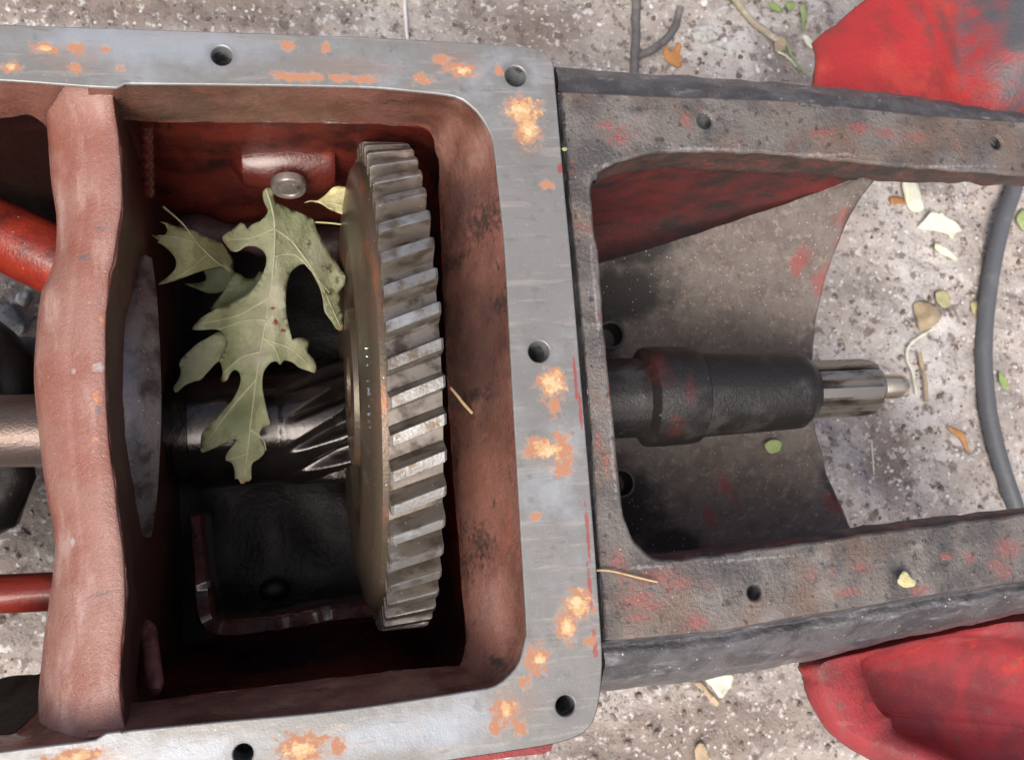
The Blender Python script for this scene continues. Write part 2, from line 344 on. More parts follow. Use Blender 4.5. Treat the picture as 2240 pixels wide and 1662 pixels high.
M_bowl = mat('dusty_brown_grey_casting', (.185,.163,.150), .75, 0, [
    dict(color=(.135,.115,.105), scale=60, lo=.42, hi=.66), dict(color=(.10,.085,.08), scale=380, lo=.54, hi=.66, fac=.7), dict(color=(.25,.215,.19), scale=170, lo=.54, hi=.66),
    dict(color=(.30,.075,.075), blobs=[(1745,560,28,60),(1730,640,26,40),(1690,600,20,40),(1600,1060,20,50),(1560,1130,20,40),(1760,1110,34,40),(1540,1200,34,30)], z=-.16, scale=60, amp=2.2, lo=.1, hi=.9, fac=.75),
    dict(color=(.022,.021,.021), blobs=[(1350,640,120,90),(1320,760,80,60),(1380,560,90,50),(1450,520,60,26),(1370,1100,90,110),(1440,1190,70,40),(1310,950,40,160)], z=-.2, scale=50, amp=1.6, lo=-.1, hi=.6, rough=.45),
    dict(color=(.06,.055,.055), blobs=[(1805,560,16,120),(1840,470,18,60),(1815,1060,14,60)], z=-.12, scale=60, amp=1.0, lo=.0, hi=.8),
    dict(color=(.45,.42,.40), vor=420, size=.26, dens=.10)], bump=((420,1.0),(1200,.7)))
M_sleeve = mat('dark_greasy_sleeve', (.022,.0205,.0195), .34, .25, [
    dict(color=(.06,.056,.052), scale=40, lo=.5, hi=.7), dict(color=(.095,.026,.023), blobs=[(1435,800,40,60),(1500,860,24,50),(1480,930,34,30)], z=-.05, scale=130, amp=3.4, detail=8, lo=.0, hi=1.0, fac=.6),
    dict(color=(.02,.02,.021), scale=90, lo=.56, hi=.68), dict(color=(.20,.21,.22), scale=240, lo=.66, hi=.72, fac=.6)], bump=((330,.45),(1000,.4)))
M_spline = mat('polished_spline_steel', (.34,.31,.27), .3, .75, [dict(color=(.08,.065,.055), scale=60, stretch=(.4,1.5,1.5), lo=.45, hi=.62)], bump=((400,.2),))
M_pilot = mat('bright_pilot_steel', (.66,.60,.47), .25, .8, [dict(color=(.36,.31,.23), scale=60, lo=.5, hi=.7)], bump=((400,.12),))
M_redflare = mat('worn_bright_red_paint', (.40,.030,.030), .42, 0, [
    dict(color=(.46,.055,.04), scale=22, lo=.48, hi=.7), dict(color=(.30,.035,.032), scale=34, lo=.5, hi=.66),
    dict(color=(.075,.06,.06), blobs=[(2055,60,22,70),(2075,120,24,50),(2020,90,24,40),(2000,40,20,40)], z=-.1, scale=110, amp=2.6, detail=8, lo=-.2, hi=1.2, fac=.6),
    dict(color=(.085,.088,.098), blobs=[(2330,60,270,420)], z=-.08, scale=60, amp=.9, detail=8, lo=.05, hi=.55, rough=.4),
    dict(color=(.10,.06,.055), scale=230, lo=.64, hi=.70, fac=.8)], bump=((420,.7),(120,.5)))
M_redbowl = mat('weathered_crimson_paint', (.29,.030,.036), .5, 0, [
    dict(color=(.19,.028,.032), scale=26, lo=.42, hi=.62), dict(color=(.40,.045,.03), scale=34, lo=.57, hi=.72),
    dict(color=(.16,.07,.06), scale=75, lo=.56, hi=.70, fac=.8), dict(color=(.50,.16,.17), scale=16, lo=.55, hi=.8, fac=.5)], bump=((420,.7),(100,.6)))
M_thread = mat('bright_thread_steel', (.42,.45,.48), .32, .6, [dict(color=(.12,.11,.11), scale=150, lo=.45, hi=.65)], bump=())
M_ground = mat('gritty_grey_brown_dirt', (.45,.41,.38), .95, 0, [
    dict(color=(.78,.77,.76), blobs=[(2020,720,130,330),(1640,90,150,100)], z=-.4, scale=22, amp=2.2, detail=8, lo=-.1, hi=.8, fac=.75),  # pale patches: overexposed brightness of the ground put into its colour
    dict(color=(.30,.27,.255), scale=9, lo=.48, hi=.66), dict(color=(.58,.55,.525), scale=12, lo=.50, hi=.68),
    dict(color=(.23,.19,.165), blobs=[(1550,1600,420,120),(300,20,620,90),(60,900,160,500),(1180,60,200,80),(1950,1000,70,120)], z=-.4, scale=14, amp=1.6, detail=8, lo=-.1, hi=.7, fac=.8),  # browner dirt; the left bay's shade is put into this colour too
    dict(color=(.19,.155,.14), scale=80, lo=.53, hi=.63, fac=.85), dict(color=(.64,.63,.62), scale=120, lo=.55, hi=.64, fac=.9),
    dict(color=(.10,.08,.07), scale=260, lo=.60, hi=.68, fac=.8),
    dict(color=(.74,.73,.72), vor=170, size=.32, dens=.07), dict(color=(.36,.20,.14), vor=230, size=.28, dens=.10), dict(color=(.14,.12,.11), vor=260, size=.30, dens=.05)],
    bump=((90,3.),(300,1.6),(900,.8)), spec=.2)
M_chip = mat('white_stone', (.72,.71,.70), .8, 0, [dict(color=(.55,.54,.52), scale=120, lo=.5, hi=.7)], bump=((400,.5),), spec=.3)
M_grit = mat('grey_grit', (.38,.34,.31), .9, 0, [dict(color=(.17,.13,.11), scale=70, lo=.42, hi=.50), dict(color=(.62,.60,.58), scale=76, lo=.57, hi=.62), dict(color=(.36,.19,.12), scale=90, lo=.62, hi=.66), dict(color=(.20,.165,.145), blobs=[(1550,1600,420,120),(300,20,620,90),(60,900,160,500),(1180,60,200,80)], z=-.4, scale=40, amp=1.8, detail=8, lo=-.1, hi=.7, fac=.75)], bump=((500,.4),), spec=.25)  # same brown dirt patches on the grit, left bay shade included
M_conc = mat('pale_crumbly_concrete', (.55,.56,.54), .9, 0, [dict(color=(.30,.30,.28), scale=150, lo=.5, hi=.65), dict(color=(.16,.19,.15), scale=230, lo=.6, hi=.66)], bump=((250,1.5),), spec=.2)
M_cable = mat('grey_rubber', (.105,.115,.13), .5, 0, [dict(color=(.15,.155,.16), scale=40, lo=.5, hi=.7), dict(color=(.24,.22,.2), scale=200, lo=.62, hi=.7, fac=.6)], bump=((600,.25),))
M_root_w = mat('dark_grey_weathered_root', (.13,.125,.128), .75, 0, [dict(color=(.20,.185,.175), scale=50, lo=.5, hi=.7)], bump=((300,.8),))
M_stick = mat('pale_bark', (.40,.35,.26), .7, 0, [dict(color=(.62,.58,.50), scale=30, stretch=(1,1,1), lo=.5, hi=.66), dict(color=(.16,.12,.09), scale=60, lo=.62, hi=.72)], bump=((300,.8),))
def leaf_mat(name, a, b_, c=None, extra=()):
    m = mat(name, a, .5, 0, [dict(color=b_, scale=26, lo=.42, hi=.66), dict(color=c or b_, scale=90, lo=.55, hi=.72, fac=.7), dict(color=tuple(x * .55 for x in b_), scale=330, lo=.58, hi=.72, fac=.6), dict(color=tuple(min(x * 1.35, .85) for x in a), scale=420, lo=.58, hi=.75, fac=.6)] + list(extra), bump=((160,.9),(420,.7),(900,.3)), spec=.35)
    return m
M_leaf = leaf_mat('pale_green_oak_leaf', (.27,.285,.175), (.20,.225,.12), (.36,.34,.25), [
    dict(color=(.37,.36,.28), blobs=[(600,640,50,130),(560,770,50,60),(700,540,50,60)], z=-.16, scale=60, amp=1.6, lo=-.1, hi=1.0, fac=.7),
    dict(color=(.14,.17,.085), blobs=[(600,470,80,60),(650,500,50,60),(520,900,50,70)], z=-.16, scale=70, amp=2, lo=-.1, hi=1.0, fac=.65),
    dict(color=(.26,.17,.09), blobs=[(425,716,14,12),(482,822,10,14),(528,1048,16,14),(690,800,16,12),(745,710,12,18),(497,525,14,14),(440,985,12,16),(605,830,8,10)], z=-.17, scale=200, amp=2.6, detail=8, lo=-.1, hi=1.0, fac=.8),
    dict(color=(.20,.035,.03), blobs=[(597,677,7,6),(604,708,10,9),(620,722,9,6)], z=-.17, scale=420, amp=3, detail=8, lo=.1, hi=.7),
    dict(color=(.07,.055,.03), blobs=[(676,535,7,14),(718,578,18,14),(722,625,16,12),(738,600,8,10)], z=-.17, scale=420, amp=3.4, detail=8, lo=.0, hi=.9, fac=.85)])
M_leaf2 = leaf_mat('yellow_green_oak_leaf', (.31,.31,.16), (.24,.25,.12), (.34,.25,.13))
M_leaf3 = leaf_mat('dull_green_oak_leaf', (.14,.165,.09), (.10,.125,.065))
M_leafy = leaf_mat('pale_yellow_leaf', (.55,.50,.27), (.48,.48,.27), (.50,.36,.14))
M_leafw = leaf_mat('bleached_leaf', (.78,.78,.66), (.70,.74,.52))
M_leafo = leaf_mat('orange_dry_leaf', (.55,.28,.11), (.45,.20,.07), (.60,.38,.22))
M_leaft = leaf_mat('tan_dry_leaf', (.46,.36,.24), (.38,.33,.22), (.50,.28,.13))
M_leafg = leaf_mat('fresh_green_leaf', (.26,.36,.13), (.34,.42,.20))
M_straw = mat('dry_straw', (.52,.38,.20), .7, 0, [dict(color=(.36,.22,.10), scale=90, lo=.5, hi=.68)], bump=((500,.4),))

# ------------------------------------------------------------------ ground
GZ = -0.40
def ground_h(x, y):
    p = (x, y, 0)
    return .010 * nz(p, 7) + .005 * nz(p, 22, 4) + .0045 * nz(p, 60, 8) + .0022 * nz(p, 170, 2)
def ground_z(x, y): return GZ + ground_h(x, y)
vs = []; xs = []; NX, NY = 330, 250
for j in range(NY):
    for i in range(NX):
        x = -.75 + 2.0 * i / (NX - 1); y = -.72 + 1.45 * j / (NY - 1)
        e = min(i, j, NX - 1 - i, NY - 1 - j)
        if e == 0: x += (-6 if i == 0 else 6 if i == NX - 1 else 0); y += (-6 if j == 0 else 6 if j == NY - 1 else 0)
        vs.append((x, y, ground_z(x, y)))
g = mesh('ground', vs, grid_faces(NY, NX), M_ground, angle=180); g['kind'] = 'structure'
def gat(u, v, up=0.0):
    p = at(u, v, GZ); z = ground_z(p.x, p.y); p = at(u, v, z + up); return p

# grit: nobody could count it
def pebble(c, r, flat=.6, seed=0):
    rnd = random.Random(seed); t = (1 + 5 ** .5) / 2
    V = [(-1,t,0),(1,t,0),(-1,-t,0),(1,-t,0),(0,-1,t),(0,1,t),(0,-1,-t),(0,1,-t),(t,0,-1),(t,0,1),(-t,0,-1),(-t,0,1)]
    F = [(0,11,5),(0,5,1),(0,1,7),(0,7,10),(0,10,11),(1,5,9),(5,11,4),(11,10,2),(10,7,6),(7,1,8),(3,9,4),(3,4,2),(3,2,6),(3,6,8),(3,8,9),(4,9,5),(2,4,11),(6,2,10),(8,6,7),(9,8,1)]
    a = rnd.uniform(0, 6.3); sx, sy = rnd.uniform(.7, 1.25), rnd.uniform(.7, 1.1); out = []
    for p in V:
        q = Vector(p).normalized() * rnd.uniform(.75, 1.15)
        x, y, z = q.x * sx, q.y * sy, q.z * flat
        out.append(Vector((c[0] + r * (x * math.cos(a) - y * math.sin(a)), c[1] + r * (x * math.sin(a) + y * math.cos(a)), c[2] + r * z)))
    return out, F
vs, fs = [], []
for i in range(9000):
    x, y = random.uniform(-.6, 1.05), random.uniform(-.6, .62); r = .0011 + .0034 * random.random() ** 3
    pv, pf = pebble((x, y, ground_z(x, y) + r * .15), r, .7, i); o = len(vs); vs += pv; fs += [tuple(k + o for k in f) for f in pf]
gr = mesh('gravel', vs, fs, M_grit, smooth=False); gr['kind'] = 'stuff'
gr['label'] = 'fine grey grit scattered over the dirt'; gr['category'] = 'gravel'

# ------------------------------------------------------------------ gearbox housing
gb = thing('gearbox_housing', (0.0, 0, GZ), 'open cast iron gearbox case with grey rusted rim and red inside', 'gearbox')
OUT = [(-340,40),(0,56),(320,67),(800,83.5),(1100,101),(1165,107),(1190,116),(1205,132),(1209,150),(1222,300),(1245,550),(1270,850),(1295,1150),(1314,1418),(1313,1480),(1310,1516),(1299,1570),(1270,1603),(1208,1623),(1038,1650),(700,1698),(0,1770),(-340,1800)]
INN_R = [(262,186),(276,181.5),(290,181),(550,184),(800,189),(918,199),(972,205),(1009,214),(1045,243),(1067,276),(1081,309),(1092,400),(1107,545),(1122,820),(1141,1150),(1154,1371),(1150,1407),(1136,1454),(1107,1487),(1078,1505),(1027,1514),(860,1540),(700,1561),(480,1581),(287,1600),(266,1604)]
INN_LT = [(254,190),(190,187),(123,182),(0,173.6),(-340,160)]
INN_LB = [(-340,1695),(0,1647),(120,1632),(211,1620),(228,1607),(262,1602)]
bay_top = row(INN_R, 150, 0)
out_l = row(OUT, 150, 0); lt = row(INN_LT, 22, 0); lb = row(INN_LB, 22, 0)
# the rim is one U: outer edge, then back along the inner edge; the divider fills the gap on the left
HG = [(485,122,25),(1128,167,25),(1179,769,26),(1237,1543,25),(532,1648,26)]
outer = out_l + [at(-340, 1747, 0)] + lb + bay_top[::-1] + lt
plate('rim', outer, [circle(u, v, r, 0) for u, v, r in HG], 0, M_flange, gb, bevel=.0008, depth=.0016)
for u, v, r in HG: threaded(u, v, r, -.0008, M_thread, gb)
# outer body below the rim
body_o = [Vector((p.x, p.y, 0)) for p in out_l]
def inset(L, d, z):
    o = []
    for i, p in enumerate(L):
        t = (L[min(i+1, len(L)-1)] - L[max(i-1, 0)]); t.z = 0; t.normalize()
        o.append(Vector((p.x - t.y * -d * -1, p.y + t.x * -d, z)) if False else Vector((p.x + (-t.y) * -d * -1 * -1, p.y + t.x * -d, z)))
    return o
def shift_in(L, d, z, c):
    o = []
    for i, p in enumerate(L):
        t = (L[min(i+1, len(L)-1)] - L[max(i-1, 0)]); t.z = 0; t.normalize(); n = Vector((t.y, -t.x, 0))
        if (Vector((c[0], c[1], 0)) - Vector((p.x, p.y, 0))).dot(n) < 0: n = -n
        o.append(Vector((p.x, p.y, 0)) + n * d + Vector((0, 0, z)))
    return o
CEN = (-.03, 0)
loft('outer_wall', [shift_in(out_l, -.0013, -.0018, CEN), shift_in(out_l, -.0012, -.026, CEN), shift_in(out_l, .003, -.034, CEN), shift_in(out_l, .005, -.05, CEN), shift_in(out_l, .005, GZ - .02, CEN)], M_shoulder, gb)
# inside lip of the gear bay: rim edge -> lip bottom
RING1 = [(190,262,-.055),(262,262,-.055),(290,264,-.055),(345,268,-.055),(560,268,-.055),(800,272,-.055),(900,277,-.056),(930,284,-.058),(944,296,-.06),(951,312,-.062),(957,340,-.07),(961,363,-.075),(962,450,-.085),(968,600,-.088),(978,820,-.09),(992,1050,-.088),(1002,1171,-.083),(1013,1316,-.075),(1019,1389,-.068),(1016,1430,-.062),(1005,1454,-.058),(985,1457,-.056),(881,1465,-.055),(700,1487,-.055),(480,1512,-.055),(345,1531,-.055),(268,1540,-.055),(190,1550,-.055)]
def match(pts, ref, n):
    """resample pts so that its control points fall at the same fractions as those of ref"""
    return None
def by_ctrl(pts, counts):
    out = []
    m = len(pts)
    for i in range(m - 1):
        a, b, c, d = pts[max(i-1, 0)], pts[i], pts[i+1], pts[min(i+2, m-1)]
        for k in range(counts[i]):
            t = k / counts[i]
            out.append(tuple((2*t**3-3*t*t+1)*b[q] + (t**3-2*t*t+t)*(c[q]-a[q])*.4 + (-2*t**3+3*t*t)*c[q] + (t**3-t*t)*(d[q]-b[q])*.4 for q in range(len(b))))
    out.append(pts[-1]); return out
R0 = [(p[0], p[1], -.0010) for p in [(190, 188)] + INN_R + [(190, 1612)]]
cnt = [max(2, int(math.hypot(R0[i+1][0]-R0[i][0], R0[i+1][1]-R0[i][1]) / 14)) for i in range(len(R0) - 1)]
ra = [at(*p) for p in by_ctrl(R0, cnt)]; rb = [at(*p) for p in by_ctrl(RING1, cnt)]
BC = (.03, 0)
m1 = [a.lerp(b, .22) + Vector((0, 0, -.004)) for a, b in zip(ra, rb)]
m2 = [a.lerp(b, .60) + Vector((0, 0, .002)) for a, b in zip(ra, rb)]
m3 = [a.lerp(b, .92) + Vector((0, 0, .003)) for a, b in zip(ra, rb)]
loft('inner_lip', [ra, m1, m2, m3, rb], M_lip, gb, sub=4, rough=.0013, seed=2)
# undercut walls of the gear bay and its oily floor
u1 = shift_in(rb, -.010, 0, BC); u1 = [Vector((p.x, p.y, q.z - .006)) for p, q in zip(u1, rb)]
u2 = [Vector((p.x, p.y, -.10)) for p in shift_in(rb, -.014, 0, BC)]
u3 = [Vector((p.x, p.y, -.22)) for p in shift_in(rb, -.010, 0, BC)]
u4 = [Vector((p.x, p.y, -.325)) for p in shift_in(rb, .006, 0, BC)]
loft('inner_wall', [rb, u1, u2, u3, u4], M_pit, gb, sub=4, rough=.002, seed=5)
fl = [(u4[0].x - .02, u4[0].y), (u4[0].x - .02, u4[-1].y), (.19, u4[-1].y), (.19, u4[0].y)]
nf = 40; vs = []
for j in range(nf):
    for i in range(nf):
        x = -.16 + (.20 + .16) * i / (nf - 1); y = -.2 + .4 * j / (nf - 1)
        vs.append((x, y, -.318 + .006 * nz((x, y, 0), 25)))
mesh('sump_floor', vs, grid_faces(nf, nf), M_oil, gb)

# divider wall between the two bays
DR = [(250,172),(250,186),(254,200),(252,232),(261,309),(267,400),(267,454),(258,508),(247,581),(240,600),(233,695),(231,782),(232,859),(238,950),(250,1058),(262,1150),(271,1225),(275,1316),(268,1389),(263,1498),(268,1550),(282,1592),(292,1622)]
DL = [(112,172),(108,220),(104,255),(103,285),(105,309),(112,400),(123,472),(122,545),(108,600),(90,641),(79,732),(74,822),(81,913),(91,1004),(104,1095),(116,1150),(120,1215),(110,1298),(99,1371),(89,1461),(84,1520),(86,1570),(96,1612),(106,1648)]
DM = [(138,178),(142,195),(156,225),(170,256),(182,309),(186,400),(186,472),(176,540),(168,590),(161,650),(153,740),(153,800),(155,880),(162,970),(170,1080),(177,1135),(185,1207),(180,1280),(168,1350),(155,1440),(146,1516),(145,1570),(150,1606),(154,1644)]
nD = 150
rows_px = []
def mix(A, B, t, z): return [(a[0]*(1-t)+b[0]*t, a[1]*(1-t)+b[1]*t, z) for a, b in zip(cr(A, 120), cr(B, 120))]
d_l = row([(p[0], p[1], -.050) for p in DL], nD); d_l2 = row(mix(DL, DM, .10, -.040), nD); d_l3 = row(mix(DL, DM, .5, -.031), nD)
d_m0 = row(mix(DL, DM, .82, -.0262), nD); d_m = row([(p[0], p[1], -.0248) for p in DM], nD); d_m1 = row(mix(DM, DR, .2, -.0222), nD)
d_r0 = row(mix(DM, DR, .6, -.0190), nD); d_r1 = row(mix(DM, DR, .95, -.0195), nD); d_r = row([(p[0], p[1], -.021) for p in DR], nD)
def fade_ends(L, z0):
    n = len(L)
    for i, p in enumerate(L):
        e = max(0, 1 - i / (n * .075), 1 - (n - 1 - i) / (n * .075))
        p.z += (z0 - p.z) * e * e
    return L
for L in (d_l, d_l2, d_l3, d_m0, d_m, d_m1, d_r0, d_r1, d_r): fade_ends(L, -.003)
loft('divider', [d_l, d_l2, d_l3, d_m0, d_m, d_m1, d_r0, d_r1, d_r], M_divider, gb, sub=3, rough=.0004, seed=3, angle=60)
down = lambda L, dx, z: [Vector((p.x + dx, p.y, z)) for p in L]
avg = lambda L, z, dx, k: [Vector((p.x * k + (1 - k) * (-.0995) + dx, p.y, z)) for p in L]
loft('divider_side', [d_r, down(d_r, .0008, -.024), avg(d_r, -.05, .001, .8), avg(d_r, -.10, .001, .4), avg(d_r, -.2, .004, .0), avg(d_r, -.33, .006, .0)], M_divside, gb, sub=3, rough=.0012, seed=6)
loft('divider_back', [d_l, down(d_l, .001, -.056), down(d_l, .004, -.12), down(d_l, .008, -.2)], M_oilshade, gb, sub=2)
# machined bearing seat: crescent on the divider's side
HL = [(312,560,-.125),(286,630,-.105),(268,700,-.088),(257,770,-.078),(252,850,-.074),(255,930,-.078),(266,1010,-.088),(282,1090,-.105),(306,1172,-.125)]
HR = [(326,562,-.130),(335,640,-.112),(339,700,-.099),(343,780,-.091),(345,860,-.088),(344,940,-.091),(341,1010,-.099),(336,1090,-.112),(324,1175,-.130)]
h0 = row(HL, 60); h1 = row(HR, 60); hm = [a.lerp(b, .5) + Vector((0, 0, .003)) for a, b in zip(h0, h1)]
loft('bearing_seat', [[p + Vector((-.008, 0, -.004)) for p in h0], h0, hm, h1, [p + Vector((.0008, 0, -.004)) for p in h1], [p + Vector((-.018, 0, -.022)) for p in h1]], M_hub, gb, sub=3, angle=30)
# left bay: lip bands, dark side walls
LT1 = [(124,310,-.085),(98,274,-.056),(66,254,-.045),(40,253,-.045),(0,256,-.045),(-340,240,-.045)]
LT0 = [(178,187,-.035),(150,186,-.013),(120,183,-.0012),(90,180,-.0012),(0,173.6,-.0012),(-340,160,-.0012)]
a = row(LT0, 40); b_ = row(LT1, 40)
loft('inner_lip', [a, [p.lerp(q, .45) + Vector((0, 0, .004)) for p, q in zip(a, b_)], b_], M_lip, gb, sub=4, rough=.001)
loft('inner_wall', [b_, [p + Vector((0, .010, -.008)) for p in b_], [p + Vector((0, .011, -.2)) for p in b_], [p + Vector((0, .0, -.26)) for p in b_]], M_oilshade, gb, sub=3, rough=.002)
LB1 = [(0,1604,-.045),(-340,1645,-.045)]; LB0 = [(150,1631,-.0012),(0,1647,-.0012),(-340,1695,-.0012)]
a = row([(106,1512,-.085),(80,1556,-.05),(40,1592,-.045),(0,1606,-.045),(-340,1648,-.045)], 40); b_ = row([(226,1612,-.010),(185,1624,-.006),(100,1634,-.0012),(0,1647,-.0012),(-340,1695,-.0012)], 40)
loft('inner_lip', [b_, [p.lerp(q, .5) + Vector((0, 0, .004)) for p, q in zip(a, b_)], a], M_lip, gb, sub=4, rough=.001)
loft('inner_wall', [a, [p + Vector((0, -.010, -.008)) for p in a], [p + Vector((0, -.011, -.2)) for p in a], [p + Vector((0, .0, -.26)) for p in a]], M_oilshade, gb, sub=3, rough=.002)
# unseen next cross wall of the case, added to block light
bw = [at(-190, v, -.012) + Vector((-.085, 0, 0)) for v in range(120, 1721, 40)]
loft('divider', [[p + Vector((-.03, 0, -.3)) for p in bw], [p + Vector((-.03, 0, -.01)) for p in bw], [p + Vector((-.024, 0, 0)) for p in bw], [p + Vector((.0, 0, 0)) for p in bw], [p + Vector((.006, 0, -.01)) for p in bw], [p + Vector((.006, 0, -.3)) for p in bw]], M_divider, gb, sub=3, rough=.001)
# red cross tubes at the bottom of the left bay
def xcyl(name, pa, pb, r, m, parent, ns=32):
    n = 14; path = [Vector(pa).lerp(Vector(pb), i / (n - 1)) for i in range(n)]
    return tube(name, path, r, m, parent, ns)
xcyl('cross_tube', at(-420, 318, -.19), at(150, 584, -.19), .0245, M_bayred, gb)
xcyl('cross_tube', at(-360, 1316, -.20), at(140, 1292, -.20), .0132, M_bayred, gb)
# cast boss with a steel plug on the far wall of the gear bay
c = at(645, 378, -.16)
lathe_x('boss', [(-.045,.006),(-.036,.020),(-.02,.024),(.024,.0245),(.028,.0225),(.0285,.004)], (c.x, c.y + .010, c.z), M_boss, gb, mod=lambda x, r, a: r * (1 + .04 * math.sin(3 * a + x * 60)))
pl = at(632, 412, -.139)
vs = []; ns = 28; prof = [(.0125,-.005),(.0125,0),(.0115,.0012),(.0085,.0012),(.0075,.0002),(.006,.0012),(.003,.0014)]
q = Vector((0, -.97, .25)).rotation_difference(Vector((0, 0, 1))).inverted()
for r, h in prof:
    for k in range(ns):
        vs.append(pl + q @ Vector((r * math.cos(2*math.pi*k/ns), r * math.sin(2*math.pi*k/ns), h)))
mesh('plug', vs, grid_faces(len(prof), ns, True) + [tuple(range((len(prof)-1)*ns, len(prof)*ns))], M_hub, gb)
# dim shelf below the boss
p0, p1 = at(395, 505, -.25), at(790, 540, -.25)
path = [p0.lerp(p1, i / 19) for i in range(20)]
tube('shelf', path, [.012 + .003 * math.sin(i * .9) for i in range(20)], mat('dull_purple_casting', (.085,.045,.05), .4, 0, [dict(color=(.04,.02,.022), scale=40, lo=.45, hi=.65)], bump=((300,.7),)), gb, 14)
# cast ledge low in the near corner
led = [(427,1128),(430,1152),(434,1200),(440,1270),(446,1330),(458,1362),(490,1376),(560,1370),(640,1358),(720,1345),(820,1332),(930,1322)]
px = cr(led, 110)
ca = [at(u, v, -.195 - .03 * max(0, 1 - i / 22)) for i, (u, v) in enumerate(px)]; vs = []
sec = [(-1,-.6),(-1,-.05),(-.86,.0),(-.5,.03),(.5,.02),(.84,-.02),(1,-.08),(1.05,-.7)]
for i, p in enumerate(ca):
    t = (ca[min(i+1, len(ca)-1)] - ca[max(i-1, 0)]).normalized(); n = Vector((t.y, -t.x, 0))
    for s_, h in sec:
        wv = .0075 * (1 + .12 * nz(p, 60))
        vs.append(p + n * s_ * wv + Vector((0, 0, h * .10 + .002 * nz(p + n * s_ * .01, 110) + .001 * nz(p + n * s_ * .01, 300))))
mesh('ledge', vs, grid_faces(len(ca), len(sec)), mat('oily_dark_red_ledge', (.085,.024,.019), .16, 0, [dict(color=(.03,.015,.014), scale=60, lo=.45, hi=.62)], bump=((300,1.6),(800,1.2)), coat=1), gb)
# raised pads at the sump bottom
for (u, v, rx, ry) in ((600,1290,.012,.009),):
    c = at(u, v, -.30); vs = []; ns = 24
    for r, h in ((1,-.02),(1,.002),(.9,.007),(.6,.009),(.1,.009)):
        for k in range(ns): vs.append(c + Vector((rx * r * math.cos(2*math.pi*k/ns), ry * r * math.sin(2*math.pi*k/ns), h)))
    mesh('pad', vs, grid_faces(5, ns, True) + [tuple(range(4*ns, 5*ns))], M_oil, gb)
# ribs in the two corners beside the divider
pa = [at(321, 272, -.075).lerp(at(325, 425, -.13), i / 39) for i in range(40)]
tube('corner_rib', pa, [.0040 + .0004 * math.sin(i * 1.25) for i in range(40)], M_boss, gb, 12)
pb = [at(322, 1362, -.13).lerp(at(342, 1512, -.085), i / 19) for i in range(20)]
tube('corner_rib', pb, [.005 * min(1, .5 + i / 4, .5 + (19 - i) / 4) for i in range(20)], mat('dusty_rose_casting', (.30,.12,.10), .4, 0, [dict(color=(.15,.05,.045), scale=90, lo=.45, hi=.62)], bump=((300,.8),)), gb, 12)
# red ledge showing below the near rim
vs = []
for u, v in [(960,1560),(1120,1545),(1214,1530),(1214,1615),(1206,1636),(1190,1646),(1120,1653),(1040,1664),(960,1684)]: vs.append(at(u, v + 2, -.075))
n0 = len(vs); vs += [p + Vector((0, .002, -.02)) for p in vs]
mesh('side_ledge', vs, [tuple(range(n0))] + [(i, (i+1) % n0, n0 + (i+1) % n0, n0 + i) for i in range(n0)], M_redbowl, gb, smooth=False)

# ------------------------------------------------------------------ bull gear
ZT = .010
xl, xr = at(853, 850, ZT).x, at(976, 850, ZT).x
XG = (xl + xr) / 2; WG = xr - xl
def ext(yc, rr):
    vv = [proj((XG, yc + rr * math.sin(a), ZT - rr + rr * math.cos(a)))[1] for a in [k * math.pi / 180 for k in range(-180, 180)]]
    return min(vv), max(vv)
yc, rg = 0.0, .165
for _ in range(60):
    lo, hi = ext(yc, rg)
    yc += ((lo + hi) / 2 - (311 + 1376) / 2) * .00012
    rg += ((1376 - 311) - (hi - lo)) * .00005
ZG = ZT - rg
NT = round(2 * math.pi * rg / (83 * mpx(ZT, 915, 850))); TD = .0125
print('GEAR', rg, yc, NT, XG, WG); RR = rg - TD
gear = thing('bull_gear', (XG, yc, ZG), 'big steel gear wheel with slanted teeth standing upright in the open red bay', 'gear')
h = WG / 2
prof = [(-h-.0005,RR-.001),(-h-.0035,RR-.0012),(-h-.0060,RR-.004),(-h-.0080,RR-.010),(-h-.0095,RR-.018),(-h-.0120,RR-.030),(-h-.0125,RR-.045),(-h-.009,RR-.060),(-h-.004,RR-.064),(-h+.004,.06),(-h-.012,.055),(-h-.012,.022),(h+.012,.022),(h+.012,.055),(h-.004,.06),(h-.004,RR-.022),(h,RR-.012),(h,RR-.001)]
lathe_x('gear_body', prof[:1] + prof[1:], (XG, yc, ZG), M_gearside, gear, ns=220, closed_prof=True, angle=35)
lathe_x('tooth_floor', [(-h-.0006,RR-.004),(-h,RR),(h,RR),(h+.0004,RR-.004)], (XG, yc, ZG), M_root, gear, ns=220, closed_prof=True)
KT = .36 / rg       # helix: radians of turn per metre along the axis
pitch = 2 * math.pi / NT
tprof = [(-.30,-.0006),(-.275,.0012),(-.245,.004),(-.20,.0085),(-.165,.0117),(-.148,.0125),(0,.0126),(.148,.0125),(.165,.0117),(.20,.0085),(.245,.004),(.275,.0012),(.30,-.0006)]
vs = []; xs = [-h-.0002, -h+.0012, -h*.5, 0, h*.5, h-.0012, h+.0002]
for i, x in enumerate(xs):
    ch = .0012 if i in (0, len(xs) - 1) else 0
    for s_, r in tprof:
        a = s_ * pitch * (1 - ch * 40) + KT * x; rr = RR + r - (ch if r > .003 else 0)
        vs.append((x, rr * math.sin(a), rr * math.cos(a)))
nT = len(tprof)
tm = mk('tooth', vs, grid_faces(len(xs), nT) + [tuple(range(nT)), tuple(range((len(xs)-1)*nT, len(xs)*nT))], M_tooth, angle=28)
tm.materials.append(M_land)
for q in tm.polygons:
    if len(q.vertices) == 4 and all(math.hypot(tm.vertices[k].co.y, tm.vertices[k].co.z) > RR + .0108 for k in q.vertices): q.material_index = 1
